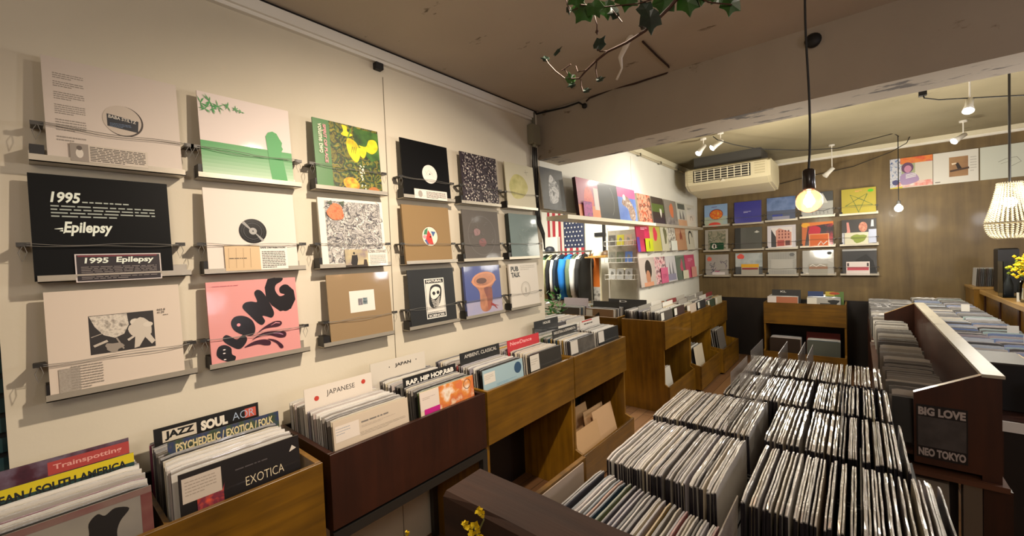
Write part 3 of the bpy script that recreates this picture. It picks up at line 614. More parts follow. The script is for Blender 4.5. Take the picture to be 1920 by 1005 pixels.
wcov('white record cover with arch drawing at right end of long shelf', 1290, 1306, 415, -1.715, lambda b, w, h: (b.ring(.5*w, .3*h, .05, .06, '#55534e', 14, 0, PI), b.lines(.15*w, .75*h, .6*w, .85*h, 2, '#77756e')), '#dedacc', z=Z1)
# two rows on the white wall right of the opening
Y4 = 4.3
def strip(label, ya, yb, zt):
    t = thing('display_ledge', label, 'ledge', (-1.73, ya, zt), LW)
    b = MB(); L = yb-ya; b.box(0, L, 0, .078, 0, .004, MT['ledge']); b.box(0, L, 0, .002, 0, .02, MT['ledge']); b.build('metal_tray', t)
    for k in range(5):
        b = MB(); x = L*(k+.5)/5; b.prism([(.0, 0), (.078, 0), (.078, -.05)], x-.004, x+.004, MT['white'], 'x'); b.build('bracket', t)
ZR2 = EYE-.01; ZR3 = EYE-.385
strip('upper metal ledge under the covers right of the opening', 4.33, 6.35, ZR2)
strip('lower metal ledge under the covers right of the opening', 4.33, 6.35, ZR3)
def face_art(b, w, h):
    b.ell(.55*w, .58*h, .09, .105, '#2a2018', 20); b.ell(.5*w, .3*h, .06, .08, '#b07a5c', 16); b.rect(.2*w, 0, .8*w, .14*h, '#c98f70')
W2 = [(1197, 1222, '#b8244e', lambda b, w, h: (b.lines(.35*w, .75*h, .85*w, .85*h, 2, '#f0c0d0'), b.rect(0, 0, .2*w, .5*h, '#5a3a9a')), 'crimson record cover right of the opening'),
      (1222, 1242, '#b8b04c', lambda b, w, h: b.ell(.5*w, .62*h, .06, .08, '#c8364a', 14, 0, .08), 'yellow record cover with red blot, right of the opening'),
      (1243, 1256, '#c9c6b0', lambda b, w, h: b.ell(.6*w, .6*h, .05, .1, '#6a6a4a', 12, 0, .2), 'pale record cover with olive figures on the white wall'),
      (1256, 1270, '#8d8a80', gen('noise', ['#b8b4a8', '#77726a', '#e0dcd0', '#4a4640'], 14), 'grey and white photo record cover on the white wall'),
      (1271, 1289, '#b98a66', lambda b, w, h: b.ell(.5*w, .6*h, .05, .06, '#8a4a34', 12, 0, .3), 'tan record cover with brown print on the white wall'),
      (1290, 1304, '#cfcab8', lambda b, w, h: (b.ring(.55*w, .55*h, .06, .09, '#2c2c28', 16, 0, PI), b.rect(.26*w, .25*h, .36*w, .55*h, '#2c2c28')), 'cream record cover with black arch beside the back wall')]
for xl, xr, fc, art, lab in W2: wcov(lab, xl, xr, 470, -1.725, art, fc, z=ZR2+.004)
W3 = [(1203, 1232, '#bdb0a8', face_art, 'record cover with back of a dark-haired head'),
      (1232, 1252, '#c08a90', gen('noise', ['#2c2428', '#d07a8a', '#e8c8c8', '#4a4048', '#c05870'], 18), 'pink and black patterned record cover, lower ledge'),
      (1253, 1271, '#c9c8cc', lambda b, w, h: (b.poly([(.25*w, .3*h), (.35*w, .8*h), (.45*w, .3*h)], '#77757c'), b.poly([(.55*w, .3*h), (.65*w, .8*h), (.75*w, .3*h)], '#77757c'), b.rect(.1*w, .05*h, .9*w, .3*h, '#8a88a0')), 'pale record cover with two grey peaks, lower ledge'),
      (1272, 1288, '#5f6f60', lambda b, w, h: b.ell(.6*w, .55*h, .05, .08, '#c0526a', 12, 0, .3), 'green grey record cover with red patch, lower ledge'),
      (1289, 1306, '#c8406c', lambda b, w, h: b.lines(.3*w, .7*h, .8*w, .85*h, 3, '#f0a0b8'), 'hot pink record cover beside the back wall')]
for xl, xr, fc, art, lab in W3: wcov(lab, xl, xr, 525, -1.725, art, fc, z=ZR3+.004)
def scard(label, px_, wpx, z, hh, fc, art=None):
    y0 = aX(px_, 450, -1.715).y; card(label, art, (-1.718, y0, z), LW, max(.05, aX(px_+wpx, 450, -1.715).y-y0), hh, fc)
scard('small bright yellow card before the crimson cover', 1212, 14, ZR2+.005, .14, '#b4bc24', lambda b, w, h: b.ell(.5*w, .5*h, .01, .05, '#2c3018', 8))
scard('small white card between yellow and grey covers', 1260, 11, ZR2+.005, .12, '#d8dcd4')
scard('small pink card on the pink and black cover', 1240, 13, ZR3+.005, .18, '#cc6488', lambda b, w, h: b.lines(.2*w, .3*h, .8*w, .6*h, 3, '#a04868'))
scard('small cream card on the green grey cover', 1281, 10, ZR3+.005, .11, '#d8d4bc')
scard('small pink beige card on the hot pink cover', 1297, 9, ZR3+.005, .14, '#d8988a')
#@@BACKWALL
# ------------------------------------------------------------------ fifteen covers on the panelled back wall
BF = BW-.075
def bX(px_, py_): return aY(px_, py_, BF).x
def b11(b, w, h):
    b.rect(0, 0, w, .45*h, pic('noise', ['#c9c890', '#8fb0cc'], 3)); b.ell(.52*w, .55*h, .09, .075, '#6a3a5a', 22); b.ell(.52*w, .54*h, .083, .068, pic('noise', ['#e8a018', '#e05010', '#f0c030'], 30), 22); b.ell(.45*w, .08*h, .08, .035, '#e04a3c', 16); b.text('MAZE', .35*w, .86*h, .022, '#6a5aa0', .35*w, 0, .03) if 0 else b.lines(.32*w, .86*h, .7*w, .92*h, 1, '#6a5aa0')
def b21(b, w, h): b.rect(.14*w, .06*h, .9*w, .94*h, pic('noise', ['#6f6a5c', '#a09a84', '#57604a', '#b0a898'], 16, 8, 1))
def b31(b, w, h):
    rd = random.Random(4)
    for k in range(7):
        u, v = rd.uniform(.25, .7)*w, rd.uniform(.25, .8)*h; P = [(u, v)]
        for j in range(7): u += rd.uniform(-.05, .05); v += rd.uniform(-.05, .04); P.append((min(max(u, .02), w-.02), min(max(v, .02), h-.02)))
        b.stroke(P, .006, ['#4a4a6a', '#6a5a7a', '#55555f'][k % 3])
    b.ell(.17*w, .8*h, .032, .032, '#d86a58', 16, 0, .06); b.rect(.3*w, .08*h, .85*w, .2*h, '#e0d8d8'); b.text('GIRLS', .42*w, .16*h, .02, '#c85a80', .35*w, 0, .03) if 0 else b.lines(.42*w, .2*h, .75*w, .28*h, 1, '#c85a80')
def b12(b, w, h): b.lines(.35*w, .5*h, .62*w, .58*h, 2, '#c0c0e0')
def b22(b, w, h): b.rect(.0, 0, .22*w, h, '#2f302e'); b.poly([(.72*w, .78*h), (.82*w, .85*h), (.92*w, .78*h), (.82*w, .74*h)], '#c8c8c0')
def b32(b, w, h):
    b.rect(0, .0, w, .4*h, pic('noise', ['#2c3034', '#55595c'], 6)); b.rect(0, .4*h, w, h, pic('noise', ['#6a7a84', '#b8c0c0', '#8a949a'], 4)); b.ell(.2*w, .85*h, .045, .035, '#e0564a', 16, 0, .1)
def b13(b, w, h): b.rect(0, .45*h, w, h, pic('noise', ['#4a6aa0', '#7890c0', '#3a5a8a'], 5)); b.rect(.2*w, 0, .8*w, .2*h, '#9a9ab0'); b.lines(.2*w, .2*h, .8*w, .3*h, 1, '#3a4aa8', .8)
def b23(b, w, h):
    b.rect(.14*w, .08*h, .88*w, .92*h, '#e9e2e0'); b.poly([(.14*w, .1*h), (.32*w, .1*h), (.32*w, .5*h), (.14*w, .85*h)], '#3c3c40'); b.poly([(.32*w, .12*h), (.85*w, .16*h), (.85*w, .7*h), (.42*w, .88*h), (.3*w, .78*h)], '#d89a88')
    for i in range(4):
        for j in range(3): b.rect((.4+.11*i)*w, (.45+.13*j)*h, (.45+.11*i)*w, (.53+.13*j)*h, '#8a4a44')
    b.rect(.36*w, .14*h, .6*w, .38*h, '#b04a44'); b.rect(.64*w, .16*h, .8*w, .36*h, '#6a3a3a')
def b33(b, w, h):
    for k in range(26): b.rect(.03*w+k*.0115, .7*h, .035*w+k*.0115+.003, .97*h, '#8a8a86'); b.rect(.03*w+k*.0115, .03*h, .035*w+k*.0115+.003, .24*h, '#8a8a86')
    for k in range(12):
        b.stroke([(0, (.3+.035*k)*h), (.12*w, (.33+.03*k)*h)], .003, '#8a8a86'); b.stroke([(w, (.3+.035*k)*h), (.88*w, (.33+.03*k)*h)], .003, '#8a8a86')
    b.ell(.85*w, .88*h, .03, .025, '#6a6a68', 6)
def b14(b, w, h):
    b.rect(0, .62*h, w, h, '#4f5152'); b.poly([(.5*w, .55*h), (.68*w, .95*h), (.84*w, .55*h)], '#d8d8d0'); b.poly([(.35*w, .5*h), (.5*w, .72*h), (.6*w, .5*h)], '#a8aaa8'); b.stroke([(.3*w, .2*h), (.5*w, .28*h), (.7*w, .24*h), (.9*w, .3*h)], .008, '#55575a'); 
    for k in range(5): b.stroke([((.35+.12*k)*w, .24*h), ((.36+.12*k)*w, .12*h)], .004, '#55575a')
def b24(b, w, h):
    b.rect(0, .86*h, w, h, '#e8843c'); b.poly([(0, h), (.2*w, .9*h), (.08*w, 0), (0, 0)], '#d0703c'); b.ell(.12*w, .9*h, .045, .03, '#f0b030', 14)
    b.poly([(.18*w, .85*h), (.98*w, .92*h), (.98*w, .05*h), (.25*w, .05*h)], pic('noise', ['#1a1420', '#3a2030', '#c02a3a', '#241820'], 7)); blob(b, [(.22*w, .7*h), (.4*w, .85*h), (.6*w, .75*h), (.55*w, .5*h), (.35*w, .45*h)], '#c8203c')
def b34(b, w, h): b.ell(.86*w, .88*h, .026, .02, '#1c1c1c', 6); b.poly([(.8*w, .6*h), (.98*w, .7*h), (.98*w, .5*h)], '#c2c0ba'); b.rect(.1*w, .03*h, .25*w, .1*h, '#e2e0d8')
def b15(b, w, h):
    P = [(.5*w+.42*w*math.sin(2*PI*k*2/5+PI)*1.0, .47*h+.38*h*math.cos(2*PI*k*2/5+PI)) for k in range(6)]
    for i in range(5):
        a, c = P[i], P[i+1]
        for j in range(2): b.stroke([(a[0]+.004*j, a[1]-.004*j), ((a[0]+c[0])/2+.003, (a[1]+c[1])/2+.004*j), c], .004, '#55703c')
    b.ell(.85*w, .88*h, .026, .018, '#5ac02a', 16); b.lines(.4*w, .86*h, .6*w, .93*h, 2, '#e8a070')
def b25(b, w, h):
    b.rect(0, 0, w, .5*h, pic('noise', ['#a8b0c0', '#c8ccd8', '#6a6a70'], 5)); b.stroke([(.14*w, .3*h), (.2*w, .55*h), (.17*w, .9*h)], [.05, .03, .02], '#d89088'); b.ell(.62*w, .7*h, .04, .06, pic('vor', ['#a05a4a', '#e09a80'], 60), 16); b.poly([(.84*w, .7*h), (.86*w, .95*h), (.92*w, .95*h), (.93*w, .7*h)], '#d0d4dc'); b.rect(.78*w, .1*h, w, .6*h, '#c0c8e0')
def b35(b, w, h): b.poly([(.3*w, .1*h), (.4*w, .6*h), (.7*w, .8*h), (.9*w, .55*h), (w, .1*h)], '#0c0c0e'); b.rect(0, .93*h, w, h, '#a8a8a8')
BC = [  # column: px range at three rows (left, right)
    (1320, 1366, ['#90b0d8', '#a8a298', '#a39f9a'], [b11, b21, b31], ['blue and orange record cover with painted fruit bowl', 'grey record cover with mottled landscape print', 'grey record cover with tangled graffiti drawing and red dot']),
    (1376, 1430, ['#3a3a98', '#4f514c', '#77858e'], [b12, b22, b32], ['deep blue record cover with tiny centre text', 'plain dark grey record cover with small white mark', 'seascape record cover with a red round sticker']),
    (1437, 1494, ['#55607c', '#d8d4dc', '#b8b6ae'], [b13, b23, b33], ['blue mountain record cover behind the globe bulb', 'white record cover with salmon pink building', 'pale record cover with radiating thin stripes']),
    (1502, 1565, ['#b8bab6', '#3a2a30', '#b2b0aa'], [b14, b24, b34], ['grey record cover with white sailing boats', 'orange and black record cover with a red shape', 'plain pale grey record cover with black hexagon']),
    (1577, 1646, ['#b8a93c', '#3c3a3c', '#26262a'], [b15, b25, b35], ['mustard yellow record cover with green pentagram', 'collage record cover with pink arm and pineapple shape', 'black and grey record cover beside the bare wall'])]
BZ = []
ZB = {1: (425, 421, 415, 408, 403), 2: (472, 470, 468, 464, 461), 3: (519, 518, 518, 517, 517)}
BNAME = ['fruit bowl', 'mottled landscape', 'graffiti drawing', 'deep blue', 'dark grey with white mark', 'seascape', 'blue mountain', 'salmon building', 'radiating stripes', 'sailing boats', 'orange and black', 'black hexagon', 'pentagram', 'pineapple collage', 'black and grey']
for ci, (xl, xr, fcs, arts, labs) in enumerate(BC):
    for r in range(3):
        zb = aY((xl+xr)/2, ZB[r+1][ci], BF).z; x0 = bX(xl, 460); x1 = bX(xr, 460); W_ = (x1-x0)
        sc = min(W_-.02, .335)
        nm = BNAME[ci*3+r]
        ledge('pale ledge under the %s record cover on the dark wall' % nm, (x0-.012, BF, zb), 0, W_+.02, dep=.07)
        cover(labs[r], arts[r], (x0+(W_-sc)/2, BF+.006, zb+.004), 0, sc, .315, .008, 5, fcs[r], None, .7)
        wirething('wire across the %s record cover on the dark wall' % nm, (x0, BF-.006, zb+.1), 0, W_-.02, seed=ci*3+r)
def bcard(label, xl, xr, yb, hh, fc, art):
    x0 = bX(xl, yb); card(label, art, (x0, BF-.001, aY(xl, yb, BF).z+.002), 0, bX(xr, yb)-x0, hh, fc)
bcard('dark green card with panda-like blots on the mottled cover', 1332, 1357, 469, .1, '#1d4a30', lambda b, w, h: (b.ell(.3*w, .5*h, .035, .035, '#dedad0', 14, 0, .1), b.ell(.3*w, .5*h, .012, .03, '#1a1a1a', 8), b.ell(.5*w, .5*h, .01, .015, '#1a1a1a', 8)))
bcard('yellow and red stamped card on the seascape cover', 1390, 1423, 516, .15, '#b0aca0', lambda b, w, h: (b.rect(0, .7*h, w, h, '#e0a818'), b.rect(.05*w, .5*h, .95*w, .66*h, '#a02a28')))
bcard('orange card with white scrawl on the orange and black cover', 1517, 1555, 463, .16, '#e8a880', lambda b, w, h: (b.rect(.05*w, .06*h, .95*w, .94*h, '#d8641c'), b.stroke([(.45*w, .1*h), (.6*w, .4*h), (.7*w, .15*h), (.9*w, .4*h)], .012, '#e8e0d8')))
bcard('card with green frog-like shape on the pineapple collage cover', 1584, 1628, 459, .14, '#dcd8c0', lambda b, w, h: b.ell(.6*w, .5*h, .07, .05, '#8a9a3c', 14, 0, .15))
bcard('red and white striped card on the black and grey cover', 1587, 1631, 516, .16, '#e8dcd8', lambda b, w, h: (b.rect(.04*w, .35*h, .96*w, .6*h, '#c84a5a'), b.rect(.04*w, .65*h, .12*w, .9*h, '#3a2a2c'), b.rect(.88*w, .65*h, .96*w, .9*h, '#3a2a2c')))
bcard('chrome lettering card on the black hexagon cover', 1517, 1552, 516, .14, '#a8a498', lambda b, w, h: (b.rect(0, .55*h, w, .75*h, '#a8785a'), b.stroke([(.05*w, .8*h), (.2*w, .95*h), (.4*w, .75*h), (.6*w, .95*h), (.9*w, .8*h)], .008, '#e8e4dc')))
# three flat covers pinned high on the wall
def p1(b, w, h):
    b.rect(0, 0, .3*w, h, pic('noise', ['#5a7ab0', '#dcdce0', '#3a5a98'], 30)); b.rect(.25*w, .8*h, w, h, pic('noise', ['#e0503c', '#e88a3c', '#c83a5a'], 14)); b.rect(.15*w, .02*h, w, .2*h, pic('noise', ['#e06858', '#e8e0d8'], 18))
    b.rect(.28*w, .3*h, .6*w, .8*h, '#a8b088'); b.ell(.42*w, .66*h, .05, .06, '#6a4a68', 16); b.ell(.43*w, .62*h, .03, .04, '#c88aa8', 14); blob(b, [(.3*w, .1*h), (.25*w, .4*h), (.4*w, .5*h), (.6*w, .45*h), (.68*w, .2*h)], '#a890b8')
    for k in range(3): b.stroke([(.38*w, (.42-.05*k)*h), (.62*w, (.46-.05*k)*h)], .008, '#e8e8e4')
    b.ell(.14*w, .2*h, .03, .03, '#4a4a78', 14); b.poly([(0, 0), (.3*w, 0), (.3*w, .06*h), (0, .03*h)], '#d8c840')
def p2(b, w, h):
    b.rect(.36*w, .2*h, .78*w, .82*h, pic('noise', ['#8a6240', '#b08a5c'], 5)); b.poly([(.5*w, .6*h), (.56*w, .64*h), (.64*w, .45*h), (.56*w, .4*h)], '#2c2018'); b.stroke([(.42*w, .6*h), (.52*w, .62*h)], [.02, .012], '#e8d8c0'); b.stroke([(.38*w, .38*h), (.8*w, .44*h)], .02, '#4a3424'); b.lines(.82*w, .3*h, .96*w, .8*h, 6, '#b0aca4', .3); b.rect(.04*w, .05*h, .16*w, .08*h, '#77726a')
def p3(b, w, h): b.stroke([(.35*w, .5*h), (.5*w, .58*h), (.7*w, .6*h), (.78*w, .45*h), (.6*w, .34*h)], .005, '#8a8c80'); b.stroke([(.4*w, .44*h), (.6*w, .5*h)], .004, '#9a9c90')
for lab, xl, xr, yb, fc, art in (('comic-style colourful record cover pinned high on the back wall', 1669, 1749, 350, '#d8d0c0', p1), ('white record cover with bird photo pinned high on back wall', 1750, 1835, 343, '#dcd9d0', p2), ('plain pale record cover pinned behind the chandelier cord', 1838, 1938, 335, '#ccd0c4', p3)):
    a = aY(xl, yb, BW-.012); c = aY(xr, yb, BW-.012)
    cover(lab, art, (a.x, BW-.012, EYE+.093*BW), 0, c.x-a.x, .335, .008, 0, fc, None, .5)
#@@CABINETS
# ------------------------------------------------------------------ record cabinets
def cabinet(label, loc, rz, w, ztop=.852, dep=.42, mat='gold', matv='goldv', lowlip=.235, lowout=.05, hp=.262, inner='backwood', legs=False, mid=True):
    t = thing('record_cabinet', label, 'cabinet', loc, rz)
    g = MT[mat]; gv = MT[matv]; th = .018
    MB().box(0, w, 0, .016, ztop-hp, ztop, g, .001).build('front_panel', t)
    MB().box(th, w-th, .016, dep-.012, ztop-hp, ztop-hp+.014, g).build('bin_floor', t)
    zb = 0 if not legs else ztop-hp-.01
    for x in (0, w-th): MB().box(x, x+th, .016, dep, zb, ztop, gv, .001).build('side_panel', t)
    MB().box(th, w-th, dep-.012, dep, zb if legs else 0, ztop, MT['wainscot']).build('back_panel', t)  # near-black back: shade of the open interior put into the colour
    if mid: MB().box(w/2-.006, w/2+.006, .018, dep-.014, ztop-hp+.014, ztop-.03, g).build('bin_divider', t)
    if legs:
        m_ = MT['steeldark']
        b = MB(); b.box(0, w, .0, .03, zb-.035, zb, m_); b.box(0, w, dep-.03, dep, zb-.035, zb, m_); b.build('steel_frame', t)
        for x in (.0, w-.03):
            for y in (0, dep-.03): MB().box(x, x+.03, y, y+.03, 0, zb-.035, m_).build('leg', t)
    elif lowlip:
        MB().box(0, w, -lowout, -lowout+.016, .02, lowlip, g, .001).build('lower_bin_front', t)
        for x in (0, w-th): MB().prism([(-lowout+.016, .02), (.016, .02), (.016, lowlip+.02), (-lowout+.016, lowlip)], x, x+th, gv, 'x').build('lower_bin_side', t)
        MB().box(th, w-th, -lowout+.016, dep-.012, .02, .034, g).build('lower_bin_floor', t)
    return t
XF = -1.37
cabinet('golden plywood record cabinet at the near left corner', (XF+.012, -.17, 0), LW, .775, .845)
cabinet('reddish veneer record bin on a steel frame', (XF, .636, 0), LW, .754, mat='walnut', matv='walnut', legs=True)
cabinet('dark golden record cabinet beside the reddish bin', (XF, 1.405, 0), LW, .785, mat='gold', lowlip=0)
cabinet('golden record cabinet with cardboard sleeves below, at the wall end', (XF, 2.20, 0), LW, .745)
cabinet('golden cabinet with tall blank end panel facing the camera', (-1.35, 3.73, 0), LW, .765, lowlip=.25, lowout=.03)
cabinet('middle golden cabinet of the far left row', (-1.35, 4.505, 0), LW, .765, .825, lowlip=.27, lowout=.09)
cabinet('farthest golden cabinet of the left row, by the dark wall', (-1.35, 5.28, 0), LW, .765, .795, lowlip=.3, lowout=.13)
cabinet('low golden bin in the opening facing the camera', (-2.62, 3.74, 0), 0, .8, .852)
cabinet('golden bin beyond the wall end inside the opening', (-1.86, 2.62, 0), LW, .7, .83)
cabinet('golden cabinet with the KL divider against the back wall', (-.915, 5.97, 0), 0, .81, .80, dep=.42, lowlip=.2)
# ------------------------------------------------------------------ records standing in bins
SLV = ['#c9c4bb', '#b7b1a8', '#d6d1c8', '#a39c93', '#8e877f', '#c2b8a2', '#ddd9d2', '#6d6761', '#b8aca6', '#948e96', '#4d4a4e', '#cfc3ae', '#35322f', '#dcd8cf']
COLR = ['#9c4a44', '#3f5a6a', '#7a3a52', '#5b6b3e', '#c2a054', '#27475c', '#a86a3a']
def rec_proto(col, s=.315, t=.0042, seed=0, wave=.0004):
    """record in plastic sleeve: slab with a glossy film rim along its upper edge"""
    rd = random.Random(seed); b = MB(); n = 10; fm = plast(col, .5 if s > .2 else 1); vs = []
    for i in range(n+1):
        x = s*i/n; o = wave*math.sin(i*1.3+seed); q = .004 if i in (0, n) else 0
        for z in (0, s-.003-q): vs += [(x, o, z), (x, o+t, z)]
        h = s-q+rd.uniform(-1, 1)*.0007; vs += [(x, o+t*.12, h), (x, o+t*.88, h+rd.uniform(-1, 1)*.0005)]
    fs = []; ft = []
    for i in range(n):
        a = i*6; c = a+6
        fs += [(a, c, c+2, a+2), (c+1, a+1, a+3, c+3), (a, a+1, c+1, c)]
        ft += [(a+2, c+2, c+4, a+4), (c+3, a+3, a+5, c+5), (a+4, c+4, c+5, a+5)]
    b.add(vs, [(0, 2, 3, 1), (n*6, n*6+1, n*6+3, n*6+2)], '#17121a'); ft += [(2, 4, 5, 3), (n*6+2, n*6+3, n*6+5, n*6+4)]  # ends near-black: vinyl edge at the opening plus shade put into the colour
    b.add(vs, fs, fm); b.add(vs, ft, film_mat(col))
    return b
_F = {}
def film_mat(col):
    if col in _F: return _F[col]
    mt, n, l, b = base('plastic_film', .25, 0, .8); q = lin(col); b.inputs['Base Color'].default_value = tuple(.48*c+.24 for c in q)+(1,)
    tc = n.new('ShaderNodeTexCoord'); t = n.new('ShaderNodeTexNoise'); t.inputs['Scale'].default_value = 160; l.new(tc.outputs['Object'], t.inputs[0])
    bm = n.new('ShaderNodeBump'); bm.inputs['Strength'].default_value = .6; bm.inputs['Distance'].default_value = .003; l.new(t.outputs[0], bm.inputs['Height']); l.new(bm.outputs[0], b.inputs['Normal'])
    _F[col] = mt
    return mt
PROTO = {}
def protos(kind):
    if kind in PROTO: return PROTO[kind]
    out = []
    if kind == 'lp': L = [(c, .313, .0042) for c in SLV+COLR]
    elif kind == 'thin': L = [(c, .313, .0040) for c in SLV[:12]]
    elif kind == 'single': L = [(c, .182, .003) for c in ('#6b6763', '#8d8880', '#4a4744', '#3a3837', '#b3ada4', '#55514d', '#77726c')]
    else: L = [(c, .182, .003) for c in ('#a8b4c4', '#8f9cc0', '#c4c8cc', '#5a78b0', '#b8a8a8', '#a0b8b4', '#c9c0b0', '#7a90b8')]
    for i, (c, s, t) in enumerate(L):
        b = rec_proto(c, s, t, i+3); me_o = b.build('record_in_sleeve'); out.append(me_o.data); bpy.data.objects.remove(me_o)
    PROTO[kind] = out; return out
BULK = MB(); BULKING = [False]
def put_record(me, M_, label, group, name='record_in_sleeve', cat='record'):
    if BULKING[0]:
        for mi_, mt in enumerate(me.materials):
            BULK.add([M_ @ v.co for v in me.vertices], [tuple(p.vertices) for p in me.polygons if p.material_index == mi_], mt)
        return
    o = bpy.data.objects.new(name, me); COL.objects.link(o); o.matrix_world = M_; return tag(o, label, cat, group)
def stack(origin, rz, n, depth, label, group, kind='lp', w_lp=len(SLV), colour=.12, lean=5, jit=.006, seed=0, zj=.006, skip=()):
    """n records, first at the front (y=0) going back; origin = front lower left corner"""
    rd = random.Random(seed); P = protos(kind); T = Matrix.Translation(origin) @ Matrix.Rotation(rz, 4, 'Z')
    for i in range(n):
        y = depth*(i+.5)/n+rd.uniform(-.2, .2)*depth/n
        if any(abs(y-s_) < .004 for s_ in skip): continue
        me = P[rd.randrange(min(w_lp, len(P)))] if rd.random() > colour or kind != 'lp' else P[rd.randrange(len(SLV), len(P))]
        M_ = T @ Matrix.Translation((rd.uniform(-jit, jit)/2, y, rd.uniform(0, zj))) @ Matrix.Rotation(-math.radians(lean+rd.uniform(-1, 1)), 4, 'X')
        put_record(me, M_, label, group)
ZB_ = .628
def text_card(label, loc, rz, w, h, face, art, lean=5, z0=None):
    """tall divider card with its lettering along the top"""
    return cover(label, art, loc, rz, w, h, .0022, lean, face, None, .5, 'divider_card', None, 'divider')
def strip_art(txt, h, bg, fg, band=.05, bold=.02, u0=.05, u1=.95, th=.026, extra=None):
    def f(b, w, h_):
        if bg: b.rect(.003, h_-band, w-.003, h_-.003, bg)
        if extra: extra(b, w, h_)
        if txt: b.text(txt, u0*w, h_-band/2-th/2-.001, th, fg, (u1-u0)*w, 0, bold)
    return f
def LB(y0, label, group, n=22, depth=.36, seed=0, front=None, x=XF-.024, **kw):
    """left bin stack facing +X; y0 its near edge"""
    stack((x-.012, y0, ZB_), LW, n, depth, label, group, lean=4, seed=seed, **kw)
# near left cabinet
LB(-.125, 'record standing in the nearest left bin behind the silhouette cover', 'records in the nearest left bin', 18, .34, 1)
LB(.235, 'record standing behind the EXOTICA cover', 'records behind the EXOTICA cover', 20, .34, 2)
LB(.672, 'record standing in the JAPANESE section', 'records in the JAPANESE bin', 22, .35, 3)
LB(1.045, 'record standing in the rap and hip hop section', 'records in the rap bin', 22, .35, 4)
LB(1.43, 'record standing in the ambient section', 'records in the ambient bin', 20, .35, 5)
LB(1.81, 'record standing in the new dance section', 'records in the new dance bin', 20, .35, 6)
BULKING[0] = True
LB(2.225, 'record standing in the industrial section', 'records in the industrial bin', 24, .35, 7)
LB(2.60, 'record standing at the far end of the long left row', 'records at the end of the left row', 24, .35, 8)
def fcover(label, y0, art, face, z=ZB_, x=XF-.024, h=.313, w=.313, coat=.6): cover(label, art, (x, y0, z), LW, w, h, .004, 4, face, None, coat, 'record_cover', None, 'record')
def f1(b, w, h):
    b.rect(0, 0, w, h, pic('noise', ['#76706a', '#908a7c'], 5)); b.rect(0, .0, .06*w, h, '#7a3a3a'); b.rect(.93*w, 0, w, h, pic('noise', ['#5c2a2c', '#6f4640', '#5a2226'], 9)); b.rect(0, .95*h, w, h, pic('noise', ['#6a3438', '#766058'], 9))
    blob(b, [(.42*w, .4*h), (.5*w, .62*h), (.62*w, .76*h), (.63*w, .87*h), (.68*w, .92*h), (.72*w, .89*h), (.78*w, .92*h), (.86*w, .88*h), (.80*w, .80*h), (.78*w, .7*h), (.82*w, .55*h), (.88*w, .4*h)], '#171412')
fcover('record cover with dark rear-view figure silhouette, bottom left corner', -.125, f1, '#76706a', ZB_+.0)
def f2(b, w, h):
    b.text('EXOTICA', .5*w, .69*h, .026, '#cfc0a0', .34*w, 0, -.01); b.rect(.02*w, .74*h, .31*w, .955*h, '#b7aa9c'); b.lines(.04*w, .79*h, .27*w, .93*h, 5, '#8c8074', .25); b.poly([(.12*w, .66*h), (.31*w, .66*h), (.33*w, .8*h), (.31*w, .74*h), (.12*w, .74*h)], pic('noise', ['#a83a2a', '#6a2a3a', '#c8503a'], 40)); b.rect(.12*w, .64*h, .32*w, .74*h, pic('noise', ['#a83a2a', '#6a2a3a', '#c8503a'], 40))
    b.lines(.42*w, .86*h, .88*w, .885*h, 1, '#4a4444', .5); b.poly([(.9*w, .86*h), (.93*w, .92*h), (.97*w, .88*h)], '#c9c0b4')
fcover('black record cover reading EXOTICA at the front of its bin', .243, f2, '#15100f')
def f3(b, w, h): b.lines(.34*w, .88*h, .95*w, .91*h, 1, '#77706a', .6); b.lines(.34*w, .83*h, .8*w, .86*h, 2, '#a89a8c', .3); b.rect(.02*w, .76*h, .31*w, .94*h, '#d9cdc0'); b.lines(.03*w, .83*h, .2*w, .92*h, 3, '#8f96a0', .25); b.lines(.32*w, .74*h, .95*w, .79*h, 3, '#9a8e80', .2)
fcover('cream record cover with thin print at the front of JAPANESE bin', .672, f3, '#c9b9a4')
def f4(b, w, h):
    b.rect(.33*w, .5*h, w, h, pic('noise', ['#c9a070', '#e8dccb', '#d8883c', '#c86a3a', '#e4cfae'], 12)); b.ring(.87*w, .9*h, .02, .023, '#4a3028'); b.ell(.72*w, .92*h, .02, .02, '#d07040', 14, 0, .2); b.rect(0, .74*h, .32*w, .99*h, '#d6c8bc'); b.lines(.04*w, .88*h, .26*w, .92*h, 2, '#9a8a80', .3); b.rect(.06*w, .66*h, .33*w, .755*h, '#b81a7c')
fcover('orange and cream record cover with magenta sticker, rap bin front', 1.045, f4, '#d8c8ac')
def f5(b, w, h): b.ell(.86*w, .87*h, .03, .03, '#2c4a68', 24); b.rect(.02*w, .78*h, .28*w, .95*h, '#d2ccc0'); b.lines(.04*w, .84*h, .24*w, .92*h, 3, '#9a948c', .25); b.lines(.3*w, .7*h, .8*w, .74*h, 2, '#6a90a8', .3)
fcover('pale blue record cover with dark blue disc, ambient bin front', 1.425, f5, '#9ab4bc')
def f6(b, w, h): b.rect(.0*w, .7*h, .27*w, .98*h, '#ccc6ba'); b.lines(.03*w, .8*h, .22*w, .92*h, 3, '#9a948a', .25)
fcover('dark record cover with pale square sticker, new dance bin front', 1.805, f6, '#2a2620')
def f7(b, w, h): b.rect(.02*w, .72*h, .3*w, .99*h, '#cfc9be'); b.rect(.33*w, .68*h, w, h, pic('noise', ['#3c3834', '#6a645c'], 14))
fcover('grey brown record cover with pale sticker, industrial bin front', 2.225, f7, '#4a4540')
def f8(b, w, h): b.rect(.0*w, .74*h, .26*w, .99*h, '#d6d0c6'); b.rect(.2*w, .64*h, .98*w, .68*h, '#2c4a3c')
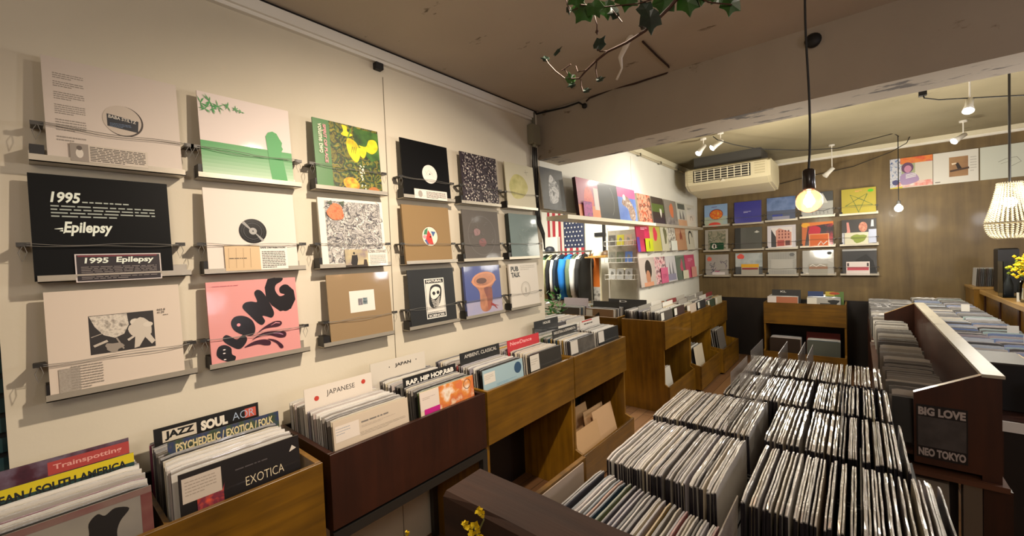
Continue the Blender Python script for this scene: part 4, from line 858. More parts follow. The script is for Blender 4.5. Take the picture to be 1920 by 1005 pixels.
fcover('black record cover with white sticker at the end of left row', 2.60, f8, '#1b1b1b')
# dividers with lettering
def DIV(label, y0, x, ztop, w, face, art, lean=4): cover(label, art, (x, y0, ZB_+.006), LW, w, ztop-ZB_-.006, .0025, lean, face, None, .4, 'divider_card', None, 'divider')
def dsa(b, w, h):
    b.rect(0, h-.11, w, h-.026, '#1f3c3c'); b.rect(0, h-.026, w, h, '#c9b51a'); b.text('CARIBBEAN / SOUTH AMERICA', .02*w, h-.037, .022, '#141a1c', .93*w, 0, .04)
def dtr(b, w, h):
    b.rect(0, h-.1, w, h, pic('noise', ['#2a1420', '#4a2430', '#6a5a6a', '#1a1420'], 14)); b.rect(.5*w, h-.045, w, h-.01, '#a8403c'); b.text('Trainspotting', .53*w, h-.037, .018, '#d89a90', .42*w, 0, .02)
DIV('dark photo divider card with a red lettered band in the nearest bin', -.145, -1.66, 1.0, .325, '#3a2028', dtr)
DIV('yellow and green divider card ending in SOUTH AMERICA', -.145, -1.58, .978, .325, '#1f3c3c', dsa)
def djz(b, w, h):
    b.rect(.002, h-.055, w-.002, h-.002, '#12100f'); b.rect(.07*w, h-.05, .37*w, h-.012, '#cfc4b2'); b.text('JAZZ', .09*w, h-.046, .03, '#12100f', .26*w, 0, .05); b.text('SOUL', .41*w, h-.047, .034, '#e0d8c8', .26*w, 0, .06)
    b.rect(.85*w, h-.045, .97*w, h-.012, '#c25a4a'); b.text('AOR', .72*w, h-.042, .027, '#a8b8cc', .23*w, 0, -.01)
DIV('black divider card reading JAZZ SOUL AOR', .243, -1.715, .99, .30, '#2a2624', djz, 2)
def dps(b, w, h): b.rect(0, h-.06, w, h, pic('noise', ['#1a1c10', '#3a4a30', '#26305a', '#5a5a24'], 30)); b.text('PSYCHEDELIC / EXOTICA / FOLK', .06*w, h-.036, .026, '#c9b98a', .88*w, 0, .03)
DIV('divider card reading PSYCHEDELIC EXOTICA FOLK', .255, -1.575, .978, .31, '#2c3020', dps)
def djp(b, w, h): b.text('JAPANESE', .3*w, h-.05, .026, '#3a3430', .42*w, 0, 0); b.ell(.16*w, h-.045, .0095, .0095, '#b83a2c', 18); b.ell(.86*w, h-.03, .0095, .0095, '#b83a2c', 18)
DIV('white divider card reading JAPANESE between two red dots', .668, -1.60, 1.02, .285, '#d9cfc2', djp)
def djn(b, w, h): b.text('JAPAN', .42*w, h-.045, .02, '#2a2624', .3*w, 0, .03); b.ell(.32*w, h-.035, .003, .003, '#333333', 8); b.ell(.82*w, h-.03, .003, .003, '#333333', 8)
DIV('clear white divider card reading JAPAN', 1.0, -1.70, 1.03, .31, '#d0c8ba', djn, 2)
DIV('black divider card reading RAP, HIP HOP, R&B', 1.042, -1.50, .985, .306, '#1a1818', strip_art('RAP, HIP HOP,R&B', 0, '#0e0d0d', '#e6e0d6', .05, .04, .05, .95, .026))
DIV('black divider card reading AMBIENT, CLASSICAL', 1.435, -1.56, 1.005, .306, '#1c1b1a', strip_art('AMBIENT, CLASSICAL', 0, '#141414', '#d8d2c8', .045, .0, .1, .92, .022))
DIV('red divider card reading NewDance', 1.80, -1.55, 1.005, .31, '#b82c34', strip_art('NewDance', 0, '#c02a34', '#e8a8a8', .045, .02, .08, .75, .022))
DIV('black divider card reading INDUSTRIAL and EXPERIMENTAL', 2.22, -1.52, 1.0, .31, '#22201f', strip_art('INDUSTRIAL & EXPERIMENTAL', 0, '#1a1919', '#cfc9be', .04, .02, .06, .94, .018))
DIV('black divider card reading HOUSE at the wall end', 2.30, -1.74, 1.03, .30, '#1c1d20', strip_art('HOUSE', 0, '#181a1c', '#d8d4cc', .045, .02, .36, .66, .018), 2)
DIV('white divider card with small red print, end of left row', 2.62, -1.55, 1.0, .3, '#d8d2ca', strip_art('', 0, None, '#444444', .05, .02, extra=lambda b, w, h: (b.lines(.2*w, h-.04, .9*w, h-.02, 1, '#55504c'), b.rect(.1*w, h-.012, .6*w, h-.003, '#c03a3a'))))
# records beyond the wall end, and the far rows
stack((-1.89, 2.65, .615), LW, 16, .34, 'record in the bin just inside the opening, near half', 'records in the near half of the opening bin', seed=21, lean=4)
stack((-1.89, 2.98, .615), LW, 16, .34, 'record in the bin just inside the opening, far half', 'records in the far half of the opening bin', seed=22, lean=4)
stack((-2.585, 3.765, .61), 0, 16, .36, 'record behind the left front cover of the bin facing camera', 'records in left half of the bin facing camera', seed=23, lean=4)
stack((-2.195, 3.765, .61), 0, 16, .36, 'record behind the right front cover of the bin facing camera', 'records in right half of the bin facing camera', seed=24, lean=4)
for k, (y, zt, gn) in enumerate(((3.765, .615, 'first'), (4.125, .615, 'second'), (4.535, .59, 'third'), (4.90, .59, 'fourth'), (5.31, .56, 'fifth'), (5.67, .56, 'sixth'))):
    stack((-1.386, y, zt), LW, 22 if k < 2 else 16, .35, 'record in the %s stack of the far left row' % gn, '%s stack of the far left row' % gn, seed=30+k, lean=4, colour=.2)
def sm(label, M0, rz, fc, art): cover(label, art, M0, rz, .313, .313, .004, 4, fc, None, .5)
stk = lambda b, w, h: b.rect(.02*w, .75*h, .26*w, .97*h, '#d8d4ca')
sm('dark record cover with label at left front of bin facing camera', (-2.585, 3.76, .612), 0, '#453a34', stk)
sm('brown record cover with label at right front of bin facing camera', (-2.195, 3.76, .612), 0, '#8a6a48', lambda b, w, h: (stk(b, w, h), b.poly([(.2*w, .66*h), (.5*w, .9*h), (.56*w, .66*h)], '#2c2420')))
for k, (y, z, fc, nm) in enumerate(((3.765, .615, '#4c4844', 'dark grey'), (4.125, .615, '#3b2a2a', 'dark brown'), (4.535, .59, '#c9b8a8', 'cream'), (4.90, .59, '#2e2e30', 'black'), (5.31, .56, '#3a4a3a', 'dark green'), (5.67, .56, '#cfc8ae', 'pale'))):
    sm('%s front record cover with a white label in the far left row' % nm, (-1.378, y, z), LW, fc, stk)
def DV2(label, loc, rz, w, h, face, txt, fg='#e0dcd4'):
    cover(label, strip_art(txt, 0, face, fg, .045, .02, .3, .7 if len(txt) > 2 else .5, .022), loc, rz, w, h, .0025, 3, face, None, .4, 'divider_card', None, 'divider')
DV2('black divider card reading D', (-2.06, 4.02, .62), 0, .42, .385, '#3a3836', 'D')
DV2('black divider card reading HIP on the bin facing camera', (-2.18, 3.9, .62), 0, .3, .37, '#35332f', '')
DV2('pale pink divider card on the bin facing camera', (-2.56, 3.92, .62), 0, .31, .39, '#c9bcc0', '')
for k, (y, z) in enumerate(((3.78, .62), (4.15, .62), (4.56, .6), (4.93, .6), (5.33, .57), (5.7, .57))):
    for j in range(2):
        DV2('%s divider card, %s stack of the far left row' % (['rear grey', 'front pale'][j], ['first', 'second', 'third', 'fourth', 'fifth', 'sixth'][k]), (-1.60+j*.12-.02*(k % 2), y, z), LW, .29, .352, ['#8a8680', '#cfcac2', '#8a3a3c', '#b8b2a8', '#d8d4cc', '#9a948c'][(k+j*3) % 6], '')
# KL cabinet stacks
stack((-.875, 5.99, .56), 0, 14, .35, 'record in the left stack of the KL cabinet', 'left stack of the KL cabinet', seed=41, lean=4)
stack((-.47, 5.99, .56), 0, 14, .35, 'record in the right stack of the KL cabinet', 'right stack of the KL cabinet', seed=42, lean=4)
sm('terracotta record cover with white sticker under the KL divider', (-.875, 5.985, .56), 0, '#b06a48', lambda b, w, h: (b.rect(0, .66*h, .3*w, h, '#d8d0cc'), b.rect(.08*w, .7*h, .28*w, .76*h, '#5a4aa8')))
sm('black and white photo record cover in the KL cabinet', (-.47, 5.985, .56), 0, '#a8a6a0', lambda b, w, h: (b.rect(0, .76*h, .3*w, .99*h, '#dcd8cc'), b.rect(.4*w, .68*h, .75*w, .8*h, '#3a3a38'), b.ell(.8*w, .85*h, .05, .03, '#1c1c1c', 12, 0, .2)))
DV2('black divider card reading KL', (-.84, 6.1, .565), 0, .3, .385, '#2e2d2c', 'KL')
cover('blue divider card in the KL cabinet', strip_art('', 0, '#2f4270', '#d8d4cc', .06, extra=None), (-.47, 6.12, .565), 0, .15, .37, .0025, 3, '#2f4270', None, .4, 'divider_card', None, 'divider')
cover('green and yellow divider card in the KL cabinet', lambda b, w, h: (b.rect(0, h-.05, .5*w, h, '#c0a83c'), b.ell(.5*w, h-.02, .05, .016, '#b04a2a', 14)), (-.3, 6.12, .565), 0, .17, .37, .0025, 3, '#5c7a3a', None, .4, 'divider_card', None, 'divider')
# lower bins
def kraftrec(label, loc, rz, lean, w=.3, h=.3, fc='#c9a47a'): cover(label, None, loc, rz, w, h, .006, lean, fc, None, .1, 'cardboard_sleeve', None, 'sleeve')
kraftrec('front cardboard sleeve in the lower bin, left group', (XF+.02, 2.25, .04), LW, 14)
kraftrec('leaning cardboard sleeve at the back of the lower bin', (XF-.14, 2.36, .1), LW, 12)
kraftrec('middle cardboard sleeve in the lower bin, right group', (XF-.08, 2.52, .07), LW, 12, .28)
kraftrec('front cardboard sleeve in the lower bin, right group', (XF-.02, 2.56, .06), LW, 14, .29, .31, '#d0ab84')
stack((XF-.02, 3.80, .04), LW, 12, .26, 'record lying low in the near far-row lower bin', 'records in the near far-row lower bin', seed=51, lean=9, colour=0)
stack((-1.30, 4.58, .13), LW, 10, .25, 'record in the middle far-row lower bin', 'records in the middle far-row lower bin', seed=52, lean=8, colour=0)
stack((-1.26, 5.36, .2), LW, 12, .3, 'record in the farthest lower bin', 'records in the farthest lower bin', seed=53, lean=8, colour=0)
stack((-.86, 5.99, .04), 0, 8, .2, 'record in the lower left bin of the KL cabinet', 'lower left records of the KL cabinet', seed=54, lean=8, w_lp=len(SLV))
stack((-.48, 5.99, .04), 0, 8, .2, 'record in the lower right bin of the KL cabinet', 'lower right records of the KL cabinet', seed=55, lean=8)
cover('dark brown record cover at the lower left of the KL cabinet', None, (-.86, 5.975, .05), 0, .315, .31, .004, 8, '#30241c', None, .3)
cover('grey green record cover at the lower right of the KL cabinet', None, (-.48, 5.975, .05), 0, .315, .31, .004, 8, '#4c5048', None, .5)
cover('red record cover in the lower right bin of KL cabinet', None, (-.5, 6.22, .06), 0, .33, .36, .005, 5, '#8a2018', None, .4)
#@@ISLAND
# ------------------------------------------------------------------ central island of record crates
BULKING[0] = False
ZI = .972            # height of record tops
def crate(label, x0, x1, y0, y1, zb, zt, mt, low=False):
    t = thing('record_crate', label, 'crate', (x0, y0, zb)); w, d, h = x1-x0, y1-y0, zt-zb
    MB().box(0, w, 0, d, 0, .01, mt).build('crate_floor', t)
    MB().box(0, .012, 0, d, .01, h, mt).build('crate_side', t); MB().box(w-.012, w, 0, d, .01, h, mt).build('crate_side', t)
    he = .2 if low else h; MB().box(.012, w-.012, 0, .01, .01, he, mt).build('crate_end', t); MB().box(.012, w-.012, d-.01, d, .01, he, mt).build('crate_end', t)
    return t
t = thing('display_table', 'large low table carrying the central record crates', 'table', (-.57, .6, 0))
MB().box(0, .70, 0, 1.86, .60, .63, MT['gold']).build('tabletop', t)
for x in (.02, .62):
    for y in (.02, 1.78): MB().box(x, x+.06, y, y+.06, 0, .60, MT['goldv']).build('leg', t)
BLK = MT['rubber']
def row(y0, x0, x1, n, zt, label, seed, kind='thin', tilt=0, rowlean=0, colour=.05, drop=0):
    """records side by side along X with their covers facing sideways; tops run along Y"""
    rd = random.Random(seed); P = protos(kind); out = []
    for i in range(n):
        x = x0+(x1-x0)*(i+.5)/n+rd.uniform(-.3, .3)*(x1-x0)/n
        me = P[rd.randrange(len(P))] if kind != 'lp' else (P[rd.randrange(len(SLV))] if rd.random() > colour else P[rd.randrange(len(SLV), len(P))])
        z = zt-.315-rd.uniform(0, .006)-drop*i/n; a = math.radians(tilt+rowlean*(i/n-.5)+rd.uniform(-1.2, 1.2))
        M_ = Matrix.Translation((x, y0+rd.uniform(-.003, .003), z)) @ Matrix.Rotation(a, 4, 'Y') @ Matrix.Rotation(PI/2, 4, 'Z') @ Matrix.Translation((0, -.002, 0))
        put_record(me, M_, label, label+' (one of the pack)'); 
crate('black crate, second central row, left', -.515, -.222, .955, 1.29, .634, .85, BLK)
crate('black crate, second central row, right', -.219, .14, .955, 1.29, .634, .85, BLK)
crate('black crate, third central row, left', -.52, -.222, 1.30, 1.645, .634, .85, BLK)
crate('black crate, third central row, right', -.219, .115, 1.30, 1.645, .634, .85, BLK)
crate('black crate, fourth central row', -.40, .09, 1.66, 2.01, .634, .85, BLK)
crate('black crate, farthest central row', -.41, .085, 2.035, 2.4, .634, .85, BLK)
crate('golden wooden crate, nearest central row', -.575, .16, .60, .945, .634, .955, MT['gold'], True)
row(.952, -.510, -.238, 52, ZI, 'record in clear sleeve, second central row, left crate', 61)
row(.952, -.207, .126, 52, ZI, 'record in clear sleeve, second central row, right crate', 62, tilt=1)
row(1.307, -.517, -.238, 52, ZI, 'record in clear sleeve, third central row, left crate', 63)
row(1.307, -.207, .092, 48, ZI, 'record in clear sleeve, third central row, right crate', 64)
BULKING[0] = True
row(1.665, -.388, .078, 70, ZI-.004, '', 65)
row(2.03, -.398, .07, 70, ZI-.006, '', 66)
BULKING[0] = False
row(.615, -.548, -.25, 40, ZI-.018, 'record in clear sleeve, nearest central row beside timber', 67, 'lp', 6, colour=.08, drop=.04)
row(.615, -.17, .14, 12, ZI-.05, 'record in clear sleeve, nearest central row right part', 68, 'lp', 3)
o = BULK.build('packed_records'); tag(o, 'densely packed records of the far bins and the two farthest central rows', 'records', None, 'stuff')
# dividers poking up in the island
def idiv(label, x, y, h, mt='#9a948c', tilt=0, d=.30):
    b = MB(); b.box(-.0012, .0012, 0, d, 0, h, haze(mt)); o = b.build('divider_card'); tag(o, label, 'divider')
    o.matrix_world = Matrix.Translation((x, y, .66)) @ Matrix.Rotation(math.radians(tilt), 4, 'Y')
idiv('grey divider card poking out of third central row, left crate', -.30, 1.33, .338); idiv('pale divider card poking up in third row, left crate', -.262, 1.34, .335, '#b8b2a8')
idiv('grey divider card at left end of the fourth central row', -.372, 1.70, .37, '#8f8a84'); idiv('pale divider card near the left end of fourth central row', -.345, 1.72, .36, '#a8a29a'); idiv('pale divider card in the fourth central row', -.29, 1.70, .35, '#b8b2a8'); idiv('dark divider card in the fourth central row', -.05, 1.69, .345, '#4a4744')
idiv('grey divider card at left end of farthest central row', -.375, 2.1, .37); idiv('second grey divider card in the farthest central row', -.27, 2.1, .37); idiv('third grey divider card in the farthest central row', -.20, 2.12, .37); idiv('fourth grey divider card in the farthest central row', -.17, 2.12, .36)
idiv('grey divider card in second central row, right crate', .0, .98, .345, '#77736e'); idiv('pale divider card in third row, right crate', -.04, 1.34, .35, '#b4aea4'); idiv('olive divider card in third row, right crate', .03, 1.34, .35, '#a8a078')
idiv('white cardboard divider at the left end of nearest row', -.560, .625, .29, '#d0bfae'); idiv('white cardboard divider at right end of the nearest row', -.215, .66, .305, '#b8aca0', 2, .31)
# foreground timber
t = thing('timber_rail', 'rough dark timber rail in the foreground', 'rail', (-.606, .492, 0))
b = MB(); rd = random.Random(9); N = 24; prof = []
for i in range(N+1):
    x = 1.9*i/N; j = lambda s_: rd.uniform(-s_, s_)
    prof += [(x, .0+j(.0015), .95), (x, .0+j(.002), 1.052+j(.002)), (x, .006+j(.002), 1.06+j(.0015)), (x, .1+j(.003), 1.06+j(.0015)), (x, .105+j(.003), 1.052), (x, .105, .95)]
fs = []
for i in range(N):
    for k in range(5): fs.append((i*6+k, i*6+6+k, i*6+7+k, i*6+k+1))
    fs.append((i*6+5, i*6+11, i*6+6, i*6))
fs += [tuple(range(6)), tuple(N*6+k for k in range(5, -1, -1))]
b.add(prof, fs, MT['darkwood']); b.build('rail_beam', t)
MB().box(.01, .09, .012, .09, 0, .95, MT['darkwood'], .004).build('rail_post', t); MB().box(1.8, 1.88, .012, .09, 0, .95, MT['darkwood'], .004).build('rail_post', t)
#@@RIGHT
# ------------------------------------------------------------------ rack of seven-inch singles
RY0, RY1 = 2.20, 4.52; D_ = MT['rackwood']
t = thing('singles_rack', 'dark wooden rack of seven-inch singles with worn cap board', 'rack', (.16, RY0, 0))
def endp(y, nm):
    b = MB(); b.prism([(0, .64), (.177, .64), (.177, 1.007), (0, .913)], y, y+.018, D_); b.add([(-.0, y-.0005, .913), (.177, y-.0005, 1.007), (.177, y+.018, 1.009), (0, y+.018, .915)], [(0, 1, 2, 3)], MT['light']); return b.build(nm, t)
ep = endp(0, 'end_panel'); endp(RY1-RY0-.018, 'end_panel')
MB().box(.177, .225, 0, RY1-RY0, .60, 1.0, D_, .001).build('back_board', t)
MB().box(.176, .232, -.003, RY1-RY0, 1.0, 1.012, MT['cap'], .001).build('cap_board', t)
MB().box(-.09, .177, .018, RY1-RY0-.018, .66, .675, D_).build('rack_shelf', t)
MB().box(-.02, .24, -.02, RY1-RY0, .60, .62, wood('brown_board', '#3c200d', '#5a3216', .7, 'X', coat=0)).build('base_board', t)
MB().box(-.10, .13, .10, .116, .0, .60, MT['wainscot']).build('shade_panel', t)  # near-black board added to stand in for shade under the rack
MB().box(-.10, .178, .02, .10, .30, .315, D_).build('lower_shelf', t)
for k, c_ in enumerate(('#8f877c', '#a39a8e', '#7c756c')): cover('pale record sleeve on the low shelf under the singles rack, %s' % ['front', 'middle', 'rear'][k], None, (.075+.004*k, RY0+.03+.018*k, .316), 0, .182, .24, .004, 8, c_, None, .5)
MB().box(.13, .177, 0, .05, 0, .60, MT['steel']).build('leg', t); MB().box(.13, .177, RY1-RY0-.05, RY1-RY0, 0, .60, MT['steel']).build('leg', t)
MB().box(.18, .25, .0, .03, 0, .60, MT['walnut']).build('leg_panel', t)
b = MB(Matrix.Translation((.007, -.002, .665))); w_, h_ = .135, .205
b.box(0, w_, 0, .0015, 0, h_, '#15100f'); b.rect(.004, .045, w_-.004, h_-.045, pic('noise', ['#3a3634', '#4c4744'], 20, coat=.1)); b.text('BIG LOVE', .005, h_-.040, .032, '#a89c94', w_-.01, 0, .05); b.text('NEO TOKYO', .005, .008, .031, '#a89c94', w_-.01, 0, .05)
st = b.build('sticker', ep); st['label'] = 'dark sticker with white capital lettering and grey centre'
P_ = protos('single'); rd = random.Random(77)
for i in range(46):
    y = RY0+.05+(RY1-RY0-.12)*i/46+rd.uniform(-.008, .008)
    M_ = Matrix.Translation((.098+rd.uniform(-.008, .008)+.0, y, .70+rd.uniform(0, .01)+.0)) @ Matrix.Rotation(-math.radians(30+rd.uniform(-5, 5)), 4, 'X')
    put_record(P_[rd.randrange(len(P_))], M_, 'seven-inch single in plastic sleeve standing in the dark wooden rack', 'singles in the dark wooden rack', 'single_in_sleeve')
cover('black seven-inch single at the front of the wooden rack', None, (.10, RY0+.03, .70), 0, .182, .175, .003, 8, '#0e0d0e', None, .5, 'single_in_sleeve')
# second island between rack and counter
def tbl(label, x0, x1, y0, y1, zt):
    t = thing('display_table', label, 'table', (x0, y0, 0)); w, d = x1-x0, y1-y0
    MB().box(0, w, 0, d, zt-.03, zt, MT['rackwood']).build('tabletop', t); MB().box(0, w, -.006, 0, zt-.035, zt+.01, MT['white']).build('front_edging', t); MB().box(.05, w-.05, .01, .026, 0, zt-.03, MT['wainscot']).build('front_panel', t)  # near-black front panel added to darken the space below the top
    for x in (0, w-.05):
        for y in (0, d-.05): MB().box(x, x+.05, y, y+.05, 0, zt-.03, MT['rackwood']).build('leg', t)
tbl('narrow table between the singles rack and the counter', .43, .83, 2.72, 6.38, .69)
tbl('small far table behind the singles rack', .08, .40, 4.6, 6.38, .66)
rd = random.Random(88); P_ = protos('blue'); PS = protos('single')
k = 0
for cx, ya, yb, n, nm in ((.445, 3.35, 6.3, 60, 'left'), (.635, 2.76, 6.3, 84, 'right')):
    for i in range(n):
        y = ya+(yb-ya)*i/n; P = P_ if rd.random() < (.9 if y < 3.9 else .45) else PS
        M_ = Matrix.Translation((cx+rd.uniform(-.006, .006), y, .693+rd.uniform(0, .012))) @ Matrix.Rotation(-math.radians(8+rd.uniform(-4, 4)), 4, 'X')
        put_record(P[rd.randrange(len(P))], M_, 'plastic-sleeved single in the %s row between rack and counter' % nm, '%s row of singles between rack and counter' % nm, 'single_in_sleeve')
for cx, ya, yb, n, nm in ((.10, 4.65, 6.3, 30, 'left'), (.26, 4.65, 6.3, 30, 'right')):
    for i in range(n):
        M_ = Matrix.Translation((cx+rd.uniform(-.004, .004)-.01, ya+(yb-ya)*i/n, .665+rd.uniform(0, .012))) @ Matrix.Rotation(-math.radians(8+rd.uniform(-4, 4)), 4, 'X')
        put_record(PS[rd.randrange(len(PS))], M_, 'plastic-sleeved single in the far %s row behind the rack' % nm, 'far %s row behind the rack' % nm, 'single_in_sleeve')
crate('black box with dark lid beside the singles rack', .44, .60, 2.92, 3.2, .692, .905, MT['black'])
tag(MB().box(.435, .605, 2.915, 3.205, .906, .914, '#3c3630').build('box_lid'), 'dark flat lid on the black box beside the rack', 'lid')
tag(MB().box(.61, .625, 2.88, 3.25, .692, .90, MT['light']).build('divider_board'), 'pale wooden board standing beside the black box', 'board')
for k, (x, y, z) in enumerate(((.68, 5.2, .90), (.74, 4.1, .89), (.74, 3.75, .885))):
    cover('small white index card %s' % ['farthest along the counter front', 'midway along the counter front', 'nearest along the counter front'][k], None, (x, y, z-.04), 0, .05, .075, .0015, 8, '#d8d4ca', None, .2, 'index_card', None, 'card')
# ------------------------------------------------------------------ counter
t = thing('shop_counter', 'wooden shop counter with pale worktop at the right edge', 'counter', (.90, 3.2, 0))
MB().box(0, 2.05, 0, 2.76, .96, 1.0, MT['light'], .003).build('worktop', t)
for k in range(5): MB().box(.04, .06, .02+k*.552, .55+k*.552, .04, .96, MT['gold'], .003).build('front_board', t)
for k in range(6): MB().box(.03, .06, max(0, k*.552-.02), k*.552+.018, .0, .96, MT['rackwood'], .002).build('post', t)
MB().box(.06, 2.05, .02, .04, .0, .96, MT['rackwood']).build('side_board', t)
t = thing('record_shelf', 'golden low shelf behind the counter end, against the back wall', 'shelf', (.87, 6.0, 0))
MB().box(0, 1.2, 0, .4, 0, 1.0, MT['goldv'], .002).build('cabinet_body', t); MB().box(-.01, 1.2, -.01, .4, 1.0, 1.02, MT['light']).build('top_board', t)
PT = protos('blue')
for k in range(14): put_record(PT[(2, 6, 4, 2)[k % 4]], Matrix.Translation((.90+k*.012, 6.1, 1.022)) @ Matrix.Rotation(PI/2, 4, 'Z') @ Matrix.Rotation(.05, 4, 'X'), 'small record standing in the row behind the counter', 'small records behind the counter', 'single_in_sleeve')
# glass case with dark bottles and a vase of yellow flowers on the counter
c0 = Vector((.915, 5.2, 1.0))
t = thing('acrylic_box', 'clear acrylic box on the counter', 'box', c0)
b = MB(); 
for x0, x1, y0, y1 in ((0, .004, 0, .16), (.156, .16, 0, .16), (0.004, .156, 0, .004), (.004, .156, .156, .16)): b.box(x0, x1, y0, y1, 0, .3, MT['clear'])
b.box(0, .16, 0, .16, .0, .003, MT['clear']); b.build('clear_walls', t)
tag(MB().lathe([(.001, 0), (.03, 0), (.028, .1), (.012, .16), (.014, .2), (.001, .2)], c0+Vector((.045, .08, .004)), '#262a2e', 14).build('bottle', None, True), 'dark slim bottle in the acrylic box, left', 'bottle')
tag(MB().lathe([(.001, 0), (.028, 0), (.026, .12), (.012, .19), (.014, .24), (.001, .24)], c0+Vector((.115, .08, .004)), '#1c2024', 14).build('bottle', None, True), 'dark slim bottle in the acrylic box, right', 'bottle')
t = thing('flower_vase', 'glass vase on the counter under the chandelier', 'vase', (.985, 4.85, 1.0))
MB().lathe([(.001, .004), (.045, .004), (.05, .02), (.05, .17), (.047, .17), (.046, .02), (.001, .01)], (0, 0, 0), MT['clear'], 24).build('glass_body', t, True)
t = thing('yellow_flowers', 'bunch of bright yellow blossoms in the counter vase', 'flowers', (.985, 4.85, 1.01))
b = MB(); bl = MB(); rd = random.Random(12)
for k in range(16):
    a = rd.uniform(0, 6.3); r = rd.uniform(.01, .085); z = rd.uniform(.22, .36)
    tip = Vector((r*math.cos(a)*.9+.01, r*math.sin(a), z-.02)); b.tube([(0, 0, 0), tip*.5+Vector((0, 0, .05)), tip], .0015, '#4a5a20', 5)
    for j in range(22):
        q = tip+Vector((rd.gauss(0, .03), rd.gauss(0, .03), rd.gauss(0, .03))); s_ = rd.uniform(.006, .013)
        bl.add([q+Vector((s_, 0, 0)), q+Vector((-s_, 0, 0)), q+Vector((0, s_, 0)), q+Vector((0, -s_, 0)), q+Vector((0, 0, s_)), q+Vector((0, 0, -s_))], [(0, 2, 4), (2, 1, 4), (1, 3, 4), (3, 0, 4), (2, 0, 5), (1, 2, 5), (3, 1, 5), (0, 3, 5)], MT['yellow'] if rd.random() > .2 else ink('#7a8a1c'))
b.build('stems', t); bl.build('blossoms', t)
tag(MB().box(.935, .965, 4.92, 4.922, 1.0, 1.07, MT['white']).build('price_card'), 'small white price card standing on the counter', 'card')
tag(MB().box(.965, 1.09, 5.65, 5.8, 1.0, 1.40, MT['black'], .01).build('speaker'), 'black upright loudspeaker behind the yellow flowers', 'speaker')
#@@OPENING
# ------------------------------------------------------------------ clothing room through the opening
FY = 5.44
def fp(x, y, Y=FY): return aY(x, y, Y)
a = fp(1098, 470); fl = MB(); W_ = .66; H_ = 1.15; nx, nz = 26, 30; stripe = W_/13
t = thing('flag', 'American flag hung vertically on the cream wall', 'flag', (a.x-W_, FY-.03, EYE-.30))
for i in range(13):
    x0 = i*stripe; col_ = '#a8323c' if i % 2 == 0 else '#d8d0c4'
    seg = 10
    for j in range(12):
        z0 = H_*j/12; z1 = H_*(j+1)/12
        def yy(x, z): return .008*math.sin(x*26+z*3)
        top = H_ if x0 < W_*6/13-.001 else H_*.34
        if z0 >= top-.001: continue
        z1 = min(z1, top)
        fl.add([(x0, yy(x0, z0), z0), (x0+stripe, yy(x0+stripe, z0), z0), (x0+stripe, yy(x0+stripe, z1), z1), (x0, yy(x0, z1), z1), (x0, yy(x0, z0)+.002, z0), (x0+stripe, yy(x0+stripe, z0)+.002, z0), (x0+stripe, yy(x0+stripe, z1)+.002, z1), (x0, yy(x0, z1)+.002, z1)], [(0, 1, 2, 3), (7, 6, 5, 4)], col_)
fl.build('stripes', t)
cb = MB(); x0 = W_*6/13
for i in range(7):
    xa, xb = x0+(W_-x0)*i/7, x0+(W_-x0)*(i+1)/7
    cb.add([(xa, .008*math.sin(xa*26+1.2)-.001, H_*.34), (xb, .008*math.sin(xb*26+1.2)-.001, H_*.34), (xb, .008*math.sin(xb*26+3)-.001, H_), (xa, .008*math.sin(xa*26+3)-.001, H_)], [(0, 1, 2, 3)], '#2c3450')
for r in range(11):
    for c in range(5 if r % 2 else 6):
        u = x0+.03+(W_-x0-.06)*((c+(.5 if r % 2 else 0))/5); v = H_*.34+.045+r*.066; P = []
        for k in range(10):
            rr = .018 if k % 2 == 0 else .008; P.append((u+rr*math.sin(k*PI/5), -.012, v+rr*math.cos(k*PI/5)))
        cb.add(P, [tuple(range(10))], '#e0dcd4')
cb.build('canton', t)
